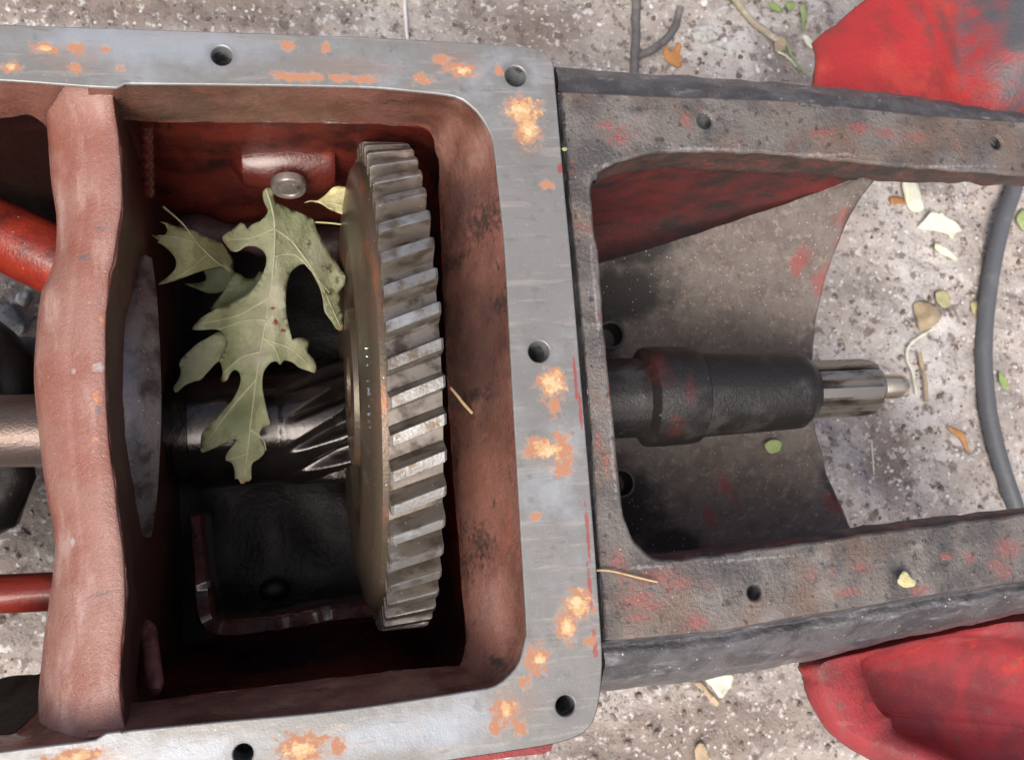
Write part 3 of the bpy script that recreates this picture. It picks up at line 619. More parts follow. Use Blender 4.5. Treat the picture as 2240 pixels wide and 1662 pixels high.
for i in range(NT):
    o = bpy.data.objects.new('tooth', tm); COL.objects.link(o); o.parent = gear; o.rotation_euler = (2 * math.pi * (i + .35) / NT, 0, 0)
# shiny beads along the shoulder edge, added to stand in for glints
vs, fs = [], []
for v in [764,781,800,834,852,861,889,905,921,934]:
    zz = ZT - .03
    p = at(778 + (v - 760) * .015, v, zz)
    dy = p.y - yc; rr = RR - .0155; p = Vector((XG - h - .0092, p.y, ZG + math.sqrt(max(rr * rr - dy * dy, 0))))
    pv, pf = pebble(p, random.uniform(.0007, .0016), .8, int(v)); o0 = len(vs); vs += pv; fs += [tuple(k + o0 for k in f) for f in pf]
od = mesh('glint_beads', vs, fs, mat('shiny_glint_bead', (.5,.5,.5), .08, .9, bump=()), gear); od['kind'] = 'stuff'

# ------------------------------------------------------------------ pinion shaft inside the gear bay
pc = at(560, 918, -.235)
pin = thing('pinion_shaft', (pc.x, pc.y, -.27), 'black oily pinion shaft with helical grooves under the oak leaves', 'shaft')
PX = lambda u: at(u, 930, -.22).x - pc.x
RP = .049
g0, g1 = PX(628), PX(770)
def pmod(x, r, a):
    t = min(max((x - g0) / (g1 - g0), 0), 1.6)
    if t <= 0: return r
    ph = (a * 13 / (2 * math.pi) - x * 20 + .1) % 1.0
    wd = .12 + .30 * min(t, 1)
    d = abs(ph - .5); k = max(0, 1 - (d / wd) ** 2)
    return r - .011 * min(t * 1.3, 1) * k + .003 * min(t, 1)
pp = [(PX(330), RP*.8), (PX(372), RP*.8), (PX(373), RP*.93)]
pp += [(PX(405), RP*.93), (PX(408), RP), (PX(470), RP*.985)]
pp += [(g0 - .012 + i * .0022, RP * .985 if i < 4 else RP) for i in range(60)]
lathe_x('pinion', pp, (pc.x, pc.y, -.27), M_pinion, pin, ns=208, mod=pmod, angle=50)

# shaft and linkage in the left bay
ls = thing('cross_shaft', tuple(at(0, 945, -.15)), 'plain steel shaft running along the left bay behind the pink divider', 'shaft')
xcyl('shaft', at(-360, 950, -.15), at(150, 940, -.15), .0235, M_shaft, ls, 40)
lk = thing('shift_fork', tuple(at(0, 800, -.24)), 'black curved casting above the plain shaft in the left bay', 'shift fork')
vs, fs = tube_v([at(-60, 730, -.27), at(-10, 770, -.25), at(20, 810, -.235), at(30, 860, -.23), at(10, 950, -.24), at(20, 1040, -.24), at(-10, 1110, -.25), at(-70, 1140, -.26)], [.02,.02,.019,.018,.018,.018,.02,.02], 16)  # lower end of the arm stands in for the shadow under the shaft
mesh('fork_arm', vs, fs, M_sleeve, lk)
xcyl('fork_boss', at(25, 795, -.30), at(140, 800, -.30), .022, M_cable, lk)

# ------------------------------------------------------------------ clutch housing (right)
TZ = -.012
ch = thing('clutch_housing', (.3, 0, GZ), 'grimy grey clutch housing bolted to the gearbox with a rectangular opening', 'clutch housing')
TO = [(1218,203),(1440,214),(1738,225),(2014,254),(2240,270),(2460,292)]
TB = [(1325,1396),(1440,1386),(1585,1371),(1730,1345),(1876,1323),(2021,1298),(2240,1265),(2460,1230)]
TI = [(2460,398),(2240,378),(1985,360),(1781,341),(1658,328),(1480,327),(1408,333),(1345,350),(1302,376),(1288,402),(1292,472),(1299,527),(1305,560),(1314,695),(1325,804),(1339,931),(1354,1095),(1362,1138),(1384,1187),(1426,1224),(1450,1231),(1585,1217),(1767,1192),(1876,1176),(2240,1130),(2460,1098)]
HT = [(1543,264,21),(2180,312,17),(1652,1296,22)]
to = row(TO, 60, TZ); tb = row(TB, 60, TZ); ti = row(TI, 150, TZ)
sid = [to[0].lerp(tb[0], i / 40) for i in range(1, 40)]
# the left edge follows the gearbox rim, 1 mm off
sidf = row([(1224,203),(1241,330),(1265,550),(1292,850),(1312,1150),(1327,1396)], 41, TZ); sid = sidf[1:-1]
to[0] = sidf[0]; tb[0] = sidf[-1]
for p in ti:
    p.x += .0006 * nz(p, 200); p.y += .0012 * nz(p, 120, 3) + .0006 * nz(p, 400, 1)
outer = to[::-1] + sid + tb + [at(2460, 1164, TZ)] + ti[::-1] + [at(2460, 345, TZ)]
# plate expects one closed loop: to (right->left), sid (top->bottom), tb (left->right), ti reversed (bottom right -> top right)
plate('top_face', outer, [circle(u, v, r, TZ) for u, v, r in HT], TZ, M_tube, ch, bevel=.0016, depth=.0026)
for u, v, r in HT: threaded(u, v, r, TZ - .0006, M_thread, ch)
rimr = row([(1206,160),(1222,300),(1245,550),(1270,850),(1295,1150),(1314,1418)], 41, -.014)
sl_ = [p + Vector((-.0015, 0, -.001)) for p in sidf]
loft('joint', [rimr, [a.lerp(b, .35) + Vector((0, 0, -.006)) for a, b in zip(rimr, sl_)], [a.lerp(b, .75) + Vector((0, 0, -.004)) for a, b in zip(rimr, sl_)], sl_, [p + Vector((.002, 0, -.0016)) for p in sl_]], M_shoulder, ch, sub=4, rough=.001)
# outer shoulders
SO = [(1214,147,-.034),(1440,163,-.034),(1774,189,-.034),(2014,214,-.034),(2240,252,-.034),(2460,285,-.034)]
s1 = row(SO, 60); s0 = [p + Vector((0, .0017, -.002)) for p in to]
loft('upper_shoulder', [s0, [a.lerp(b, .5) + Vector((0, 0, .004)) for a, b in zip(s0, s1)], s1, [p + Vector((0, -.004, -.02)) for p in s1], [p + Vector((0, -.004, -.055)) for p in s1]], M_shoulder, ch, sub=5, rough=.0016, seed=4)
SB = [(1296,1512,-.075),(1440,1500,-.075),(1549,1482,-.075),(1752,1447,-.075),(1876,1416,-.075),(2021,1385,-.075),(2130,1362,-.075),(2240,1340,-.075),(2460,1300,-.075)]
s3 = row(SB, 60); s2 = [p + Vector((0, -.0017, -.002)) for p in tb]
loft('lower_shoulder', [s2, [a.lerp(b, .12) + Vector((0, 0, -.006)) for a, b in zip(s2, s3)], [a.lerp(b, .3) + Vector((0, 0, .006)) for a, b in zip(s2, s3)], [a.lerp(b, .72) + Vector((0, 0, .012)) for a, b in zip(s2, s3)], s3, [p + Vector((0, .006, -.03)) for p in s3], [p + Vector((0, .04, -.15)) for p in s3]], M_shoulder, ch, sub=5, rough=.0018, seed=8)
# ragged lip below the inner edge, then the red wall on the far side
LIPT = [(2460,428,-.045),(2240,407,-.045),(1985,399,-.045),(1908,394,-.045),(1749,381,-.045),(1600,374,-.045),(1440,370,-.045),(1380,374,-.045),(1330,386,-.045),(1300,405,-.045)]
l1 = row(LIPT, 80); l0 = row([(2460,398),(2240,378),(1985,360),(1908,352),(1781,341),(1658,328),(1480,327),(1408,333),(1345,350),(1302,376)], 80, TZ - .002)
loft('upper_lip', [l0, [a.lerp(b, .5) + Vector((0, 0, .002)) for a, b in zip(l0, l1)], l1, [p + Vector((0, .004, -.004)) for p in l1]], mat('rusty_brown_lip', (.10,.052,.042), .5, 0, [dict(color=(.05,.04,.036), scale=60, lo=.45, hi=.6), dict(color=(.19,.045,.038), scale=120, lo=.58, hi=.68), dict(color=(.5,.48,.46), vor=420, size=.22, dens=.05)], bump=((380,1.3),(120,1))), ch, sub=5, rough=.0020, seed=11)
def wt(p):
    k = min(max((1893 - proj(p)[0]) / 170, 0), 1); return k * k * (3 - 2 * k)
wl = [p + Vector((0, .002, 0)) for p in l1 if proj(p)[0] < 1905]
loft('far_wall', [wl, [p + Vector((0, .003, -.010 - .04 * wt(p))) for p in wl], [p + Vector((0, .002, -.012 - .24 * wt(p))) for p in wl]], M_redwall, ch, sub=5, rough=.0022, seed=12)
# thin near lip, end wall (hidden from here)
n0_ = row([(1362,1138),(1384,1187),(1426,1224),(1450,1231),(1585,1217),(1767,1192),(1876,1176),(2240,1130),(2460,1098)], 70, TZ - .002)
loft('lower_lip', [n0_, [p + Vector((0, .0035, -.006)) for p in n0_], [p + Vector((0, .005, -.022)) for p in n0_], [p + Vector((0, -.004, -.028)) for p in n0_], [p + Vector((0, -.012, -.17)) for p in n0_]], mat('flaking_dark_red_edge', (.10,.035,.034), .55, 0, [dict(color=(.04,.036,.036), scale=60, lo=.45, hi=.6), dict(color=(.26,.05,.05), scale=110, lo=.55, hi=.66)], bump=((380,1.2),)), ch, sub=4, rough=.0014, seed=13)
ew = row([(1320,362),(1296,388),(1288,402),(1299,527),(1314,695),(1339,931),(1354,1095),(1384,1187)], 40, TZ - .003)
loft('end_wall', [ew, [p + Vector((-.006, 0, -.02)) for p in ew], [p + Vector((-.010, 0, -.24)) for p in ew]], M_shoulder, ch, sub=3, rough=.001)
# bowl-shaped floor: from the deep left end up to the arched right edge
RE = [(1930,372,-.050),(1908,394,-.056),(1861,461,-.078),(1832,527,-.094),(1812,580,-.106),(1803,604,-.111),(1785,688,-.126),(1776,760,-.134),(1773,850,-.138),(1779,930,-.137),(1796,997,-.130),(1807,1040,-.124),(1832,1095,-.112),(1854,1150,-.098),(1876,1190,-.085),(1900,1240,-.07),(1930,1320,-.06)]
LE = [(1262,592,-.215),(1262,612,-.218),(1262,640,-.22),(1262,665,-.222),(1264,690,-.224),(1266,715,-.226),(1268,745,-.228),(1270,790,-.230),(1272,840,-.231),(1276,890,-.231),(1280,940,-.230),(1284,985,-.228),(1288,1030,-.224),(1292,1075,-.219),(1296,1120,-.212),(1300,1170,-.205),(1304,1240,-.19)]
re_ = row(RE, 90); le = row(LE, 90); rows = []
for i in range(41):
    t = i / 40
    rows.append([a.lerp(b, t) + Vector((0, 0, -.012 * math.sin(math.pi * t))) for a, b in zip(le, re_)])
rows.append([p + Vector((.0020, 0, -.0015)) for p in re_]); rows.append([p + Vector((.0028, 0, -.006)) for p in re_]); rows.append([p + Vector((.001, 0, -.020)) for p in re_])
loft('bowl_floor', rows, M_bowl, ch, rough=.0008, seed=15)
for (u, v) in ((1336, 733), (1358, 1057)):
    c = at(u, v, -.165); vs = []; ns = 32
    for r, hh in ((1.35,-.05),(1.32,-.001),(1.25,.0012),(1.05,.0012),(.98,-.001),(.98,-.018)):
        for k in range(ns): vs.append(c + Vector((.0088 * r * math.cos(2*math.pi*k/ns), .0088 * r * math.sin(2*math.pi*k/ns), hh)))
    mesh('bolt_boss', vs, grid_faces(6, ns, True) + [tuple(range(5*ns, 6*ns))], M_sleeve, ch)
# sleeve that carries the input shaft
SZ = -.075
axp = at(1560, 862, SZ); SX = lambda u: at(u, 860, SZ).x - axp.x
m_ = lambda p: p * (CP.z - SZ) / FPX * .985
lathe_x('shaft_sleeve', [(SX(1240),m_(92)),(SX(1396),m_(94)),(SX(1402),m_(108)),(SX(1408),m_(117)),(SX(1440),m_(119)),(SX(1500),m_(117)),(SX(1514),m_(113)),(SX(1520),m_(102)),(SX(1560),m_(100)),(SX(1640),m_(98)),(SX(1728),m_(95)),(SX(1745),m_(93)),(SX(1766),m_(76)),(SX(1772),m_(67)),(SX(1774),m_(58)),(SX(1740),m_(56))], axp, M_sleeve, ch, ns=96, mod=lambda x, r, a: r * (1 + .006 * math.sin(7 * a + x * 90) + .004 * math.sin(19 * a - x * 150)), angle=35)
# red flares of the bell at the far right, top and bottom
F_out = [(1772,196),(1778,160),(1777,114),(1830,66),(1905,2),(1990,-70),(2100,-160)]
rows = []
Tn = 50
base = row([(1768,212,-.095),(1900,230,-.095),(2014,245,-.095),(2120,262,-.095),(2240,285,-.095),(2460,320,-.095)], Tn)
topl = row([(1777,114,-.11),(1800,92,-.11),(1905,2,-.115),(2010,-80,-.115),(2200,-200,-.115),(2460,-300,-.115)], Tn)
for i in range(26):
    t = i / 25; L = []
    for k, (a, b) in enumerate(zip(base, topl)):
        p = a.lerp(b, t); U, V = proj(p)
        bul = math.exp(-((U - 2200) / 70.0) ** 2) * .026 * min(1, t * 4)
        dip = math.exp(-((U - 2090) / 40.0) ** 2) * -.007 * min(1, t * 4)
        L.append(p + Vector((0, 0, bul + dip + .006 * math.sin(t * 3))))
    rows.append(L)
rows = [[p + Vector((0, 0, -.03)) for p in rows[0]]] + rows
bf = loft('bell_flare', rows, M_redflare, ch, rough=.0016, seed=21)
md = bf.modifiers.new('thickness', 'SOLIDIFY'); md.thickness = .007; md.offset = -1
B1 = [(2480,1290),(2330,1322),(2195,1343),(2021,1384),(1876,1418),(1752,1449),(1757,1480),(1760,1505),(1774,1545),(1789,1570),(1812,1600),(1839,1625),(1908,1665),(2040,1730),(2200,1810),(2480,1900)]
B2 = [(2480,1330),(2330,1352),(2200,1362),(2040,1392),(1905,1422),(1800,1450),(1800,1490),(1806,1520),(1820,1550),(1838,1576),(1862,1598),(1895,1616),(1948,1640),(2070,1695),(2220,1775),(2480,1860)]
B3 = [(2480,1420),(2330,1410),(2205,1396),(2080,1390),(1950,1418),(1885,1444),(1893,1484),(1903,1512),(1915,1540),(1930,1562),(1948,1574),(1954,1594),(1985,1616),(2090,1662),(2230,1740),(2480,1820)]
B4 = [(2480,1450),(2330,1430),(2200,1412),(2080,1404),(1965,1430),(1903,1452),(1906,1486),(1915,1512),(1926,1536),(1940,1556),(1956,1568),(1964,1586),(1994,1606),(2096,1650),(2236,1722),(2480,1790)]
nb = 90
cnts = [7] * (len(B1) - 1)
rb_ = lambda B, z: [at(p[0], p[1], z) for p in by_ctrl(B, cnts)]
r1, r2, r3, r4 = rb_(B1, -.108), rb_(B2, -.090), rb_(B3, -.096), rb_(B4, -.142)
r0 = [p + (Vector((0, .022, .008)) if i < 34 else Vector((.024, .006, -.03))) for i, p in enumerate(r1)]
cc = at(2560, 1620, -.185); r5 = [p.lerp(cc, .5) + Vector((0, 0, -.004)) for p in r4]; r6 = [p.lerp(cc, .98) for p in r4]
loft('bell_flare', [r0, r1, r2, r3, r4, r5, r6], M_redbowl, ch, sub=3, rough=.0007, seed=23)

# ------------------------------------------------------------------ input shaft
ish = thing('input_shaft', tuple(axp + Vector((SX(1830), 0, 0))), 'splined steel input shaft with bright pilot tip sticking out of the dark sleeve', 'shaft')
lathe_x('shaft_core', [(SX(1730),m_(52)),(SX(1880),m_(52)),(SX(1905),m_(52)),(SX(1915),m_(44)),(SX(1918),m_(36)),(SX(1926),m_(34))], axp, M_spline, ish, ns=48)
lathe_x('pilot', [(SX(1922),m_(29)),(SX(1926),m_(31)),(SX(1965),m_(31)),(SX(1976),m_(28)),(SX(1984),m_(20)),(SX(1986),m_(8))], axp, M_pilot, ish, ns=48)
vs = []; sp = [(-.17,.0),(-.155,1),(.155,1),(.17,0)]
xs = [SX(1735), SX(1890), SX(1906), SX(1912)]
for i, x in enumerate(xs):
    for s_, r in sp:
        rr = m_(47) + r * m_(25) * (1, 1, .8, .3)[i]
        vs.append((x, rr * math.sin(s_), rr * math.cos(s_)))
sm = mk('spline', vs, grid_faces(4, 4) + [(0,1,2,3), (12,13,14,15)], M_spline, angle=20)
for i in range(10):
    o = bpy.data.objects.new('spline', sm); COL.objects.link(o); o.parent = ish; o.matrix_parent_inverse = Matrix.Translation(-Vector(ish.location))
    o.location = axp; o.rotation_euler = (2 * math.pi * (i + .42) / 10, 0, 0)

# ------------------------------------------------------------------ leaves
M_vein = mat('pale_leaf_rib', (.40,.40,.27), .5, bump=())
def leaf(name, outline, zfun, m, label, cat='leaf', group=None, ribs=(), step=14, thick=.00025, ground=False, curl=.004, seed=0, ribr=.0007):
    """outline in photo pixels, laid at the height zfun(u, v)"""
    pts = [Vector((p[0], p[1])) for p in cr(outline, max(24, int(len(outline) * 3)), True)]
    n = len(pts); x0, x1 = min(p.x for p in pts), max(p.x for p in pts); y0, y1 = min(p.y for p in pts), max(p.y for p in pts)
    inner = []; k = 0; y = y0
    while y < y1:
        x = x0 + (step / 2 if k % 2 else 0)
        while x < x1: inner.append(Vector((x, y))); x += step
        y += step * .87; k += 1
    V, E, F, *_ = delaunay_2d_cdt(pts + inner, [], [list(range(n))], 1, 1e-4)
    vs = []
    for p in V:
        z = zfun(p.x, p.y); q = at(p.x, p.y, z)
        d = curl * (nz((p.x / 60, p.y / 60, 0), 1, seed) + .4 * nz((p.x / 22, p.y / 22, 0), 1, seed + 5))
        vs.append(at(p.x, p.y, z + d))
    me = mk(name, vs, [tuple(f) for f in F], m, angle=180)
    c = sum((Vector(v) for v in vs), Vector()) / len(vs)
    for v in me.vertices: v.co = v.co - c
    o = link(name, me); o.location = c
    md = o.modifiers.new('thickness', 'SOLIDIFY'); md.thickness = thick; md.offset = 0
    tag(o, label, cat, group)
    for rb in ribs:
        path = [at(u, v, zfun(u, v) + curl * (nz((u / 60, v / 60, 0), 1, seed) + .4 * nz((u / 22, v / 22, 0), 1, seed + 5)) + .0003) for u, v in cr(rb, 24)]
        L = len(path)
        vv, ff = tube_v(path, [ribr * (1.1 - .7 * i / L) for i in range(L)], 6)
        r_ = link('leaf_rib', mk('leaf_rib', vv, ff, M_vein), o)
        r_.matrix_parent_inverse = Matrix.Translation(-c)
    return o
A = lambda L: [(320 + x / 4.589, 400 + y / 4.589) for x, y in L]
B = lambda L: [(370 + x / 4.346, 700 + y / 4.346) for x, y in L]
main = A([(1190,60),(1230,45),(1272,75),(1290,190),(1400,240),(1560,310),(1680,370),(1700,450),(1760,570),(1870,740),(1960,880),(1998,930),(1985,1030),(1950,1080),(1950,1240),(1985,1400),(1972,1480),(1910,1470),(1860,1390),(1790,1290),(1775,1180),(1740,1050),(1680,930),(1640,850),(1580,812),(1510,840),(1440,920),(1405,1080),(1400,1220),(1410,1350),(1440,1480),(1470,1590)]) + \
 B([(1185,180),(1260,168),(1335,205),(1312,300),(1380,380),(1398,450),(1388,502),(1330,485),(1240,455),(1170,400),(1090,380),(1072,400),(1048,435),(1035,395),(970,400),(905,480),(885,570),(890,680),(920,820),(945,920),(962,990),(890,1020),(858,1080),(880,1160),(908,1220),(900,1270),(850,1320),(785,1368),(778,1520),(735,1530),(690,1560),(650,1500),(628,1515),(618,1410),(590,1350),(535,1330),(552,1260),(600,1200),(642,1128),(500,1180),(315,1262),(302,1180),(310,1080),(400,980),(500,870),(600,760),(660,650),(682,560),(665,495),(620,470),(580,510),(545,578),(488,582),(510,510),(492,410),(468,378),(520,300),(542,190),(500,112),(430,88),(300,96),(215,95)]) + \
 A([(470,1440),(570,1340),(740,1250),(900,1180),(1050,1090),(1150,950),(1205,810),(1190,700),(1100,640),(1000,640),(920,690),(870,690),(835,665),(760,550),(870,470),(950,398),(992,430),(1012,470),(1060,420),(1150,380),(1222,290),(1180,190),(1168,110)])
leaf('oak_leaf', main, lambda u, v: -.150 - .035 * min(max((v - 420) / 620, 0), 1) - .022 * abs(u - 600) / 120, M_leaf,
     'large pale green lobed oak leaf lying over the black shaft in the gear bay', group=None,
     ribs=[[(583,415),(600,480),(600,560),(590,650),(575,740),(560,830),(535,1040)],[(600,500),(640,530),(690,600),(745,715)],[(590,650),(520,690),(430,710)],[(575,740),(630,760),(680,800)],[(560,830),(500,900),(450,970)],[(600,500),(550,520),(495,525)],[(600,560),(650,560),(720,640)],[(583,700),(540,700),(480,720)],[(570,770),(530,780),(490,815)],[(575,740),(600,760),(612,790)],[(548,940),(575,960),(582,985)],[(545,990),(520,1000),(500,1005)]], curl=.008, seed=3)
leaf('oak_leaf', A([(130,390),(200,400),(270,430),(360,452),(480,480),(620,550),(740,590),(830,690),(880,800),(850,900),(760,840),(600,870),(400,940),(230,1000),(110,1024),(230,930),(292,860),(297,770),(240,690),(165,625),(105,595),(130,585),(100,560),(45,515),(130,545),(190,520),(212,480),(190,420)]),
     lambda u, v: -.165 - .05 * min(max((u - 420) / 100, 0), 1), M_leaf2, 'small yellow green oak leaf with spiky tips left of the large pale leaf', ribs=[[(357,452),(400,490),(430,530),(470,570),(505,590)],[(430,530),(390,520),(345,515)],[(450,560),(400,600),(350,620)]], curl=.006, seed=8)
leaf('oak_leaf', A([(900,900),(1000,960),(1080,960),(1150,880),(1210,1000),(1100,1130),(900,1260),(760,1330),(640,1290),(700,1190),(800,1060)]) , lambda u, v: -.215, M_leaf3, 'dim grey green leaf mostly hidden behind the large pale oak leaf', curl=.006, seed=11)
leaf('oak_leaf', B([(560,160),(480,110),(400,150),(250,240),(100,390),(112,480),(90,570),(38,640),(66,692),(150,620),(250,578),(300,570),(350,515),(440,415),(540,330)]), lambda u, v: -.20, M_leaf, 'dull green leaf lobe sticking out below left of the large pale leaf', curl=.004, seed=14)
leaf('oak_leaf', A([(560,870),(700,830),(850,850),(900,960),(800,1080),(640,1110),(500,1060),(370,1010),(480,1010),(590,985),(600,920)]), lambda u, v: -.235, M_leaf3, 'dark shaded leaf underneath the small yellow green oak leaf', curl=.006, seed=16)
leaf('leaf', A([(1580,205),(1650,175),(1720,178),(1800,120),(1870,50),(1950,35),(2060,70),(2090,200),(2060,330),(1990,325),(1850,270),(1740,205),(1650,190)]), lambda u, v: -.14, M_leafy, 'small pale yellow folded leaf tucked behind the top of the big gear', ribs=[[(705,443),(735,445),(775,455)]], curl=.008, seed=18, step=9)
st = tube('leaf_stalk', [at(u, v, -.16) for u, v in cr([(690,486),(720,488),(745,491),(780,497)], 12)], .0006, M_leafy, None, 8)
tag(st, 'thin pale leaf stalk lying between the large oak leaf and the gear', 'stalk')

# leaves, twigs and chips outside
C7 = lambda L: [(1900 + x / 4.347, 380 + y / 4.347) for x, y in L]
C6 = lambda L: [(1440 + x / 2.754, 550 + y / 2.754) for x, y in L]
C8 = lambda L: [(1300 + x / 4.454, y / 4.454) for x, y in L]
CB = lambda L: [(1440 + x / 2.754, 1062 + y / 2.754) for x, y in L]
gz = lambda up: (lambda u, v: (lambda p: ground_z(p.x, p.y) + up)(at(u, v, GZ)))
leaf('leaf', C7([(465,512),(530,440),(580,380),(620,345),(668,388),(700,370),(740,420),(830,460),(890,540),(830,560),(795,625),(750,575),(640,545),(540,535)]), gz(.008), M_leafw, 'bleached white leaf left of the grey cable seen through the opening', curl=.008, seed=31, step=10)
leaf('leaf', C7([(632,655),(690,680),(790,745),(845,825),(760,795),(640,725)]), gz(.006), M_leafw, 'narrow white leaf sliver just below the bleached white leaf', curl=.003, seed=32, step=8)
leaf('leaf', C7([(325,75),(455,70),(500,200),(525,330),(480,365),(400,350),(350,250)]), gz(.006), M_leafw, 'white oblong leaf scrap under the far edge of the opening', curl=.006, seed=33, step=10)
leaf('leaf', C7([(430,1240),(520,1200),(620,1245),(700,1350),(610,1450),(500,1505),(470,1440),(440,1330)]), gz(.008), M_leaft, 'curled tan leaf on the pale dirt left of the cable', curl=.010, seed=34, step=10)
leaf('leaf', C7([(640,1130),(700,1105),(750,1120),(782,1240),(720,1275),(650,1215)]), gz(.006), M_leafy, 'small yellow leaf scrap above the curled tan leaf', curl=.004, seed=35, step=8)
leaf('leaf', C7([(205,240),(260,215),(330,240),(345,300),(280,285),(230,300)]), gz(.005), M_leafo, 'tiny orange leaf scrap near the top left of the opening', curl=.003, seed=36, step=7)
leaf('leaf', C7([(975,1220),(1050,1215),(1062,1340),(1030,1365),(985,1300)]), gz(.006), M_leafy, 'yellowish leaf scrap touching the left side of the grey cable', curl=.004, seed=37, step=8)
leaf('leaf', C7([(1405,420),(1450,350),(1500,340),(1520,520),(1480,550),(1430,490)]), gz(.006), M_leafg, 'pale green leaf right of the grey cable at the frame edge', curl=.004, seed=38, step=9)
leaf('leaf', C6([(1735,1045),(1790,1065),(1842,1092),(1872,1200),(1858,1205),(1820,1130),(1770,1090)]), gz(.006), M_leafo, 'curled brown leaf sliver below the pale stems left of the cable', curl=.006, seed=39, step=8)
leaf('leaf', C6([(2055,720),(2090,760),(2115,830),(2085,825),(2055,780)]), gz(.008), M_leafg, 'slim green leaf right of the grey cable near its middle', curl=.003, seed=40, step=8)
leaf('leaf', C6([(640,1160),(690,1130),(745,1148),(735,1200),(670,1215)]), lambda u, v: -.150, M_leafg, 'small fresh green leaf on the bowl floor just below the sleeve', curl=.004, seed=41, step=7)
leaf('leaf', C8([(668,520),(690,470),(708,415),(722,500),(780,478),(800,415),(850,440),(832,520),(862,570),(838,655),(770,640),(700,590)]), gz(.006), M_leafo, 'orange dry leaf beside the bent dark root at the top', curl=.006, seed=42, step=7)
leaf('leaf', C8([(1760,380),(1820,360),(1880,380),(1860,480),(1800,510),(1765,500)]), gz(.007), M_leaft, 'short olive leaf end at the tip of the pale stick', curl=.004, seed=43, step=8)
leaf('leaf', C8([(2030,345),(2080,350),(2130,400),(2190,450),(2130,480),(2060,430)]), gz(.006), M_leafw, 'pale leaf scrap against the left corner of the red flare', curl=.004, seed=44, step=8)
leaf('leaf', CB([(1440,575),(1480,510),(1520,545),(1555,580),(1540,605),(1480,612)]), lambda u, v: TZ + .005, M_leafy, 'pale yellow leaf scrap lying on the near rail of the clutch housing', curl=.004, seed=45, step=6)
leaf('leaf', CB([(215,1190),(260,1180),(310,1240),(370,1310),(340,1320),(250,1220)]), gz(.006), M_leaft, 'brown leaf sliver on the dirt below the clutch housing', curl=.004, seed=46, step=8)
leaf('leaf', CB([(220,1590),(260,1540),(300,1600),(310,1680),(240,1680)]), gz(.006), M_leaft, 'tan leaf scrap at the bottom edge below the clutch housing', curl=.004, seed=47, step=8)
leaf('leaf', CB([(280,1160),(340,1145),(450,1140),(440,1200),(380,1280),(330,1220)]), gz(.006), M_leafw, 'white leaf scrap beside the brown sliver below the clutch housing', curl=.006, seed=48, step=9)
for i, (pts, lab) in enumerate([([(1690,60),(1730,20),(1780,40),(1830,90),(1840,120),(1760,105)], 'green leaf in the tuft at the top edge left of the red flare'),
                 ([(1860,40),(1920,10),(1960,50),(1930,110),(1880,90)], 'second green leaf in the tuft, nearer the red flare'),
                 ([(2010,60),(2060,30),(2080,120),(2060,260),(2030,300),(2020,180)], 'yellow green blade running down beside the red flare')]):
    leaf('leaf', C8(pts), gz(.010), M_leafg, lab, curl=.008, seed=60 + i, step=8)
def twig(name, pts, wpx, m, label, cat, up=.004, z=None, taper=False):
    px = cr(pts, 40); path = []
    r = wpx / 2 * mpx(GZ if z is None else z)
    for u, v in px:
        if z is None: p = gat(u, v, up + r * .6)
        else: p = at(u, v, z)
        path.append(p + Vector((nz(p, 60), nz(p, 60, 3), 0)) * r * .3)
    rad = [r * (1 + .12 * nz(p, 90, 5)) * ((1 - .6 * i / 39) if taper else 1) for i, p in enumerate(path)]
    o = tube(name, path, rad, m, None, 14)
    return tag(o, label, cat)
def cable(name, pts, wpx, m, label, cat, up=.003):
    px = cr(pts, 110); r = wpx / 2 * mpx(GZ); path = [at(u, v, GZ + up + r * .9) for u, v in px]
    o = tube(name, path, r, m, None, 24); return tag(o, label, cat)
cable('cable', [(2250,-100),(2238,150),(2232,300),(2222,400),(2195,480),(2172,580),(2156,690),(2152,790),(2162,900),(2185,1000),(2222,1110),(2262,1200),(2330,1330),(2420,1500)], 42, M_cable, 'thick grey rubber cable curving across the dirt at the right', 'cable')
twig('root', C8([(415,-60),(412,0),(405,150),(400,300),(400,520),(385,640),(380,760)]), 22, M_root_w, 'straight dark root running down to the clutch housing at the top', 'root')
twig('root', C8([(838,75),(820,150),(790,240),(740,330),(670,410),(570,490),(470,530),(410,580)]), 19, M_root_w, 'bent dark root joining the straight one beside the orange leaf', 'root')
twig('stick', C8([(1330,-50),(1390,20),(1470,130),(1560,230),(1660,310),(1780,385)]), 17, M_stick, 'pale bark covered stick at the top left of the red flare', 'stick')
twig('stick', [(884,-20),(886,20),(889,55),(892,90)], 8, M_chip, 'thin white stick standing out beyond the far gearbox rim', 'stick')
twig('stem', C8([(1880,430),(1920,540),(1990,640),(2085,745)]), 8, M_leafg, 'yellow green stem pointing to the red flare', 'stem', taper=True)
twig('stem', C8([(1790,510),(1860,540),(1930,600),(1970,650)]), 7, M_leafw, 'short pale stem below the olive leaf end', 'stem', taper=True)
twig('stem', C8([(1870,650),(1930,670),(2000,750),(2085,840)]), 6, M_stick, 'tan stem lying along the edge of the clutch housing', 'stem', taper=True)
twig('stem', C6([(1650,470),(1560,520),(1505,580),(1500,650),(1530,720),(1555,860)]), 7, M_leafw, 'pale bent stem right of the pilot tip', 'stem')
twig('stick', C6([(1570,610),(1590,700),(1610,800),(1615,905)]), 11, M_leaft, 'tan stick beside the pale bent stem', 'stick')
twig('stem', C6([(1285,1150),(1292,1230),(1300,1340)]), 4, M_leafw, 'fine white straw on the dirt below the pilot tip', 'stem')
twig('straw', [(985,848),(1000,865),(1012,880),(1034,904)], 7, M_straw, 'bit of brown straw stuck to the right wall beside the gear', 'straw', z=-.052)
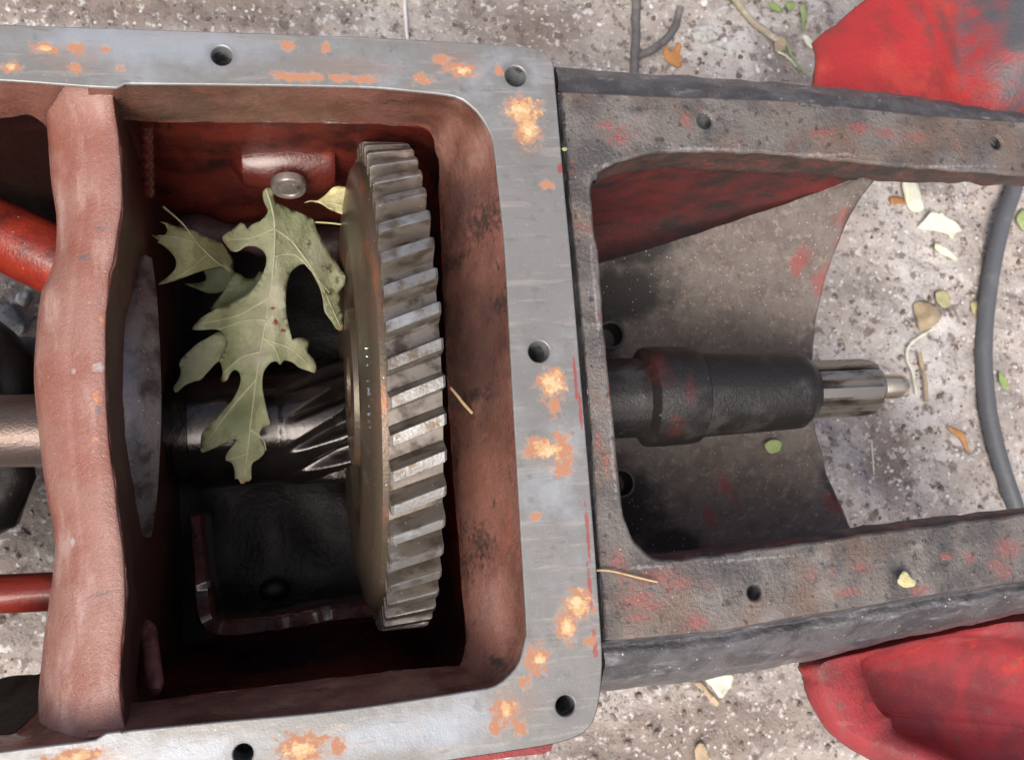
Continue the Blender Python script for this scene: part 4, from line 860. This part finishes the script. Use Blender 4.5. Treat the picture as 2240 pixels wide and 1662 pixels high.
twig('straw', [(1288,1252),(1310,1247),(1340,1249),(1380,1258),(1438,1272)], 5, M_straw, 'dry straw lying across the joint onto the clutch housing', 'straw', z=TZ + .003)
leaf('leaf', [(1229,325),(1237,322),(1241,328),(1233,331)], lambda u, v: .001, M_leafg, 'tiny green scrap in the joint between the two castings', step=4, curl=.001)
def stone(u, v, rpx, m, label, cat, group, seed, flat=.6, name='stone_chip'):
    p = gat(u, v); r = rpx * mpx(GZ); vs, fs = pebble((0, 0, 0), r, flat, seed)
    me = mk(name, vs, fs, m, angle=50); o = link(name, me); o.location = p + Vector((0, 0, r * flat * .4))
    bv = o.modifiers.new('round', 'SUBSURF'); bv.levels = 1; bv.render_levels = 1
    return tag(o, label, cat, group)
GRP = 'white stone chips scattered on the dirt'; LAB = 'small white stone chip lying loose on the dirt'
chips = [(1424,16,9),(1538,9,15),(1311,55,9),(1585,90,12),(1587,128,9),(1682,124,8),(1657,155,12),(1654,145,8),(1702,155,7),(1441,143,8),(1494,85,5),(1720,60,7),(1510,70,10),(1564,165,6)]
for i, (u, v, r) in enumerate(chips): stone(u, v, r, M_chip, LAB, 'stone chip', GRP, i)
zones = [(1890,430,2140,1140,90,6),(2200,420,2240,1090,14,4),(0,0,860,60,8,2.6),(900,0,1380,110,22,3.6),(1500,0,1770,180,16,4),(1420,1520,1760,1662,22,3.4),(1780,1000,2100,1150,46,6),(10,1010,110,1240,6,4)]
k = 100
for (u0, v0, u1, v1, n, r) in zones:
    for i in range(n):
        k += 1; stone(random.uniform(u0, u1), random.uniform(v0, v1), r * random.uniform(.45, 1.3), M_chip, LAB, 'stone chip', GRP, k)
def lump(pts, m, label, up, seed, name='concrete_lump'):
    px = cr(pts, 36, True); cu = sum(p[0] for p in px) / 36; cv = sum(p[1] for p in px) / 36; vs = []; rings = ((1.0, -.004), (.97, up * .7), (.8, up), (.5, up * 1.15), (.2, up * 1.1))
    for s_, hh in rings:
        for (u, v) in px:
            p = gat(cu + (u - cu) * s_, cv + (v - cv) * s_); vs.append(p + Vector((0, 0, hh + .0025 * nz(p, 120, seed))))
    o = mesh(name, vs, grid_faces(len(rings), 36, True) + [tuple(range(4 * 36, 5 * 36))], m)
    return tag(o, label, 'rubble')
lump([(-60,670),(0,668),(30,672),(42,690),(60,718),(52,735),(20,742),(-30,735),(-60,720)], M_conc, 'pale crumbly concrete lump on the dirt at the left edge', .012, 2)
lump([(36,660),(44,640),(66,642),(62,660),(52,672)], M_chip, 'bright white rubble flake next to the concrete lump', .006, 4)
lump([(1508,72),(1530,55),(1565,62),(1570,85),(1545,98),(1520,90)], M_conc, 'flat greenish white rubble piece right of the bent root', .005, 6)
lump([(1545,98),(1580,95),(1590,115),(1578,122),(1555,112)], M_conc, 'smaller rubble piece below the flat greenish white one', .004, 7)
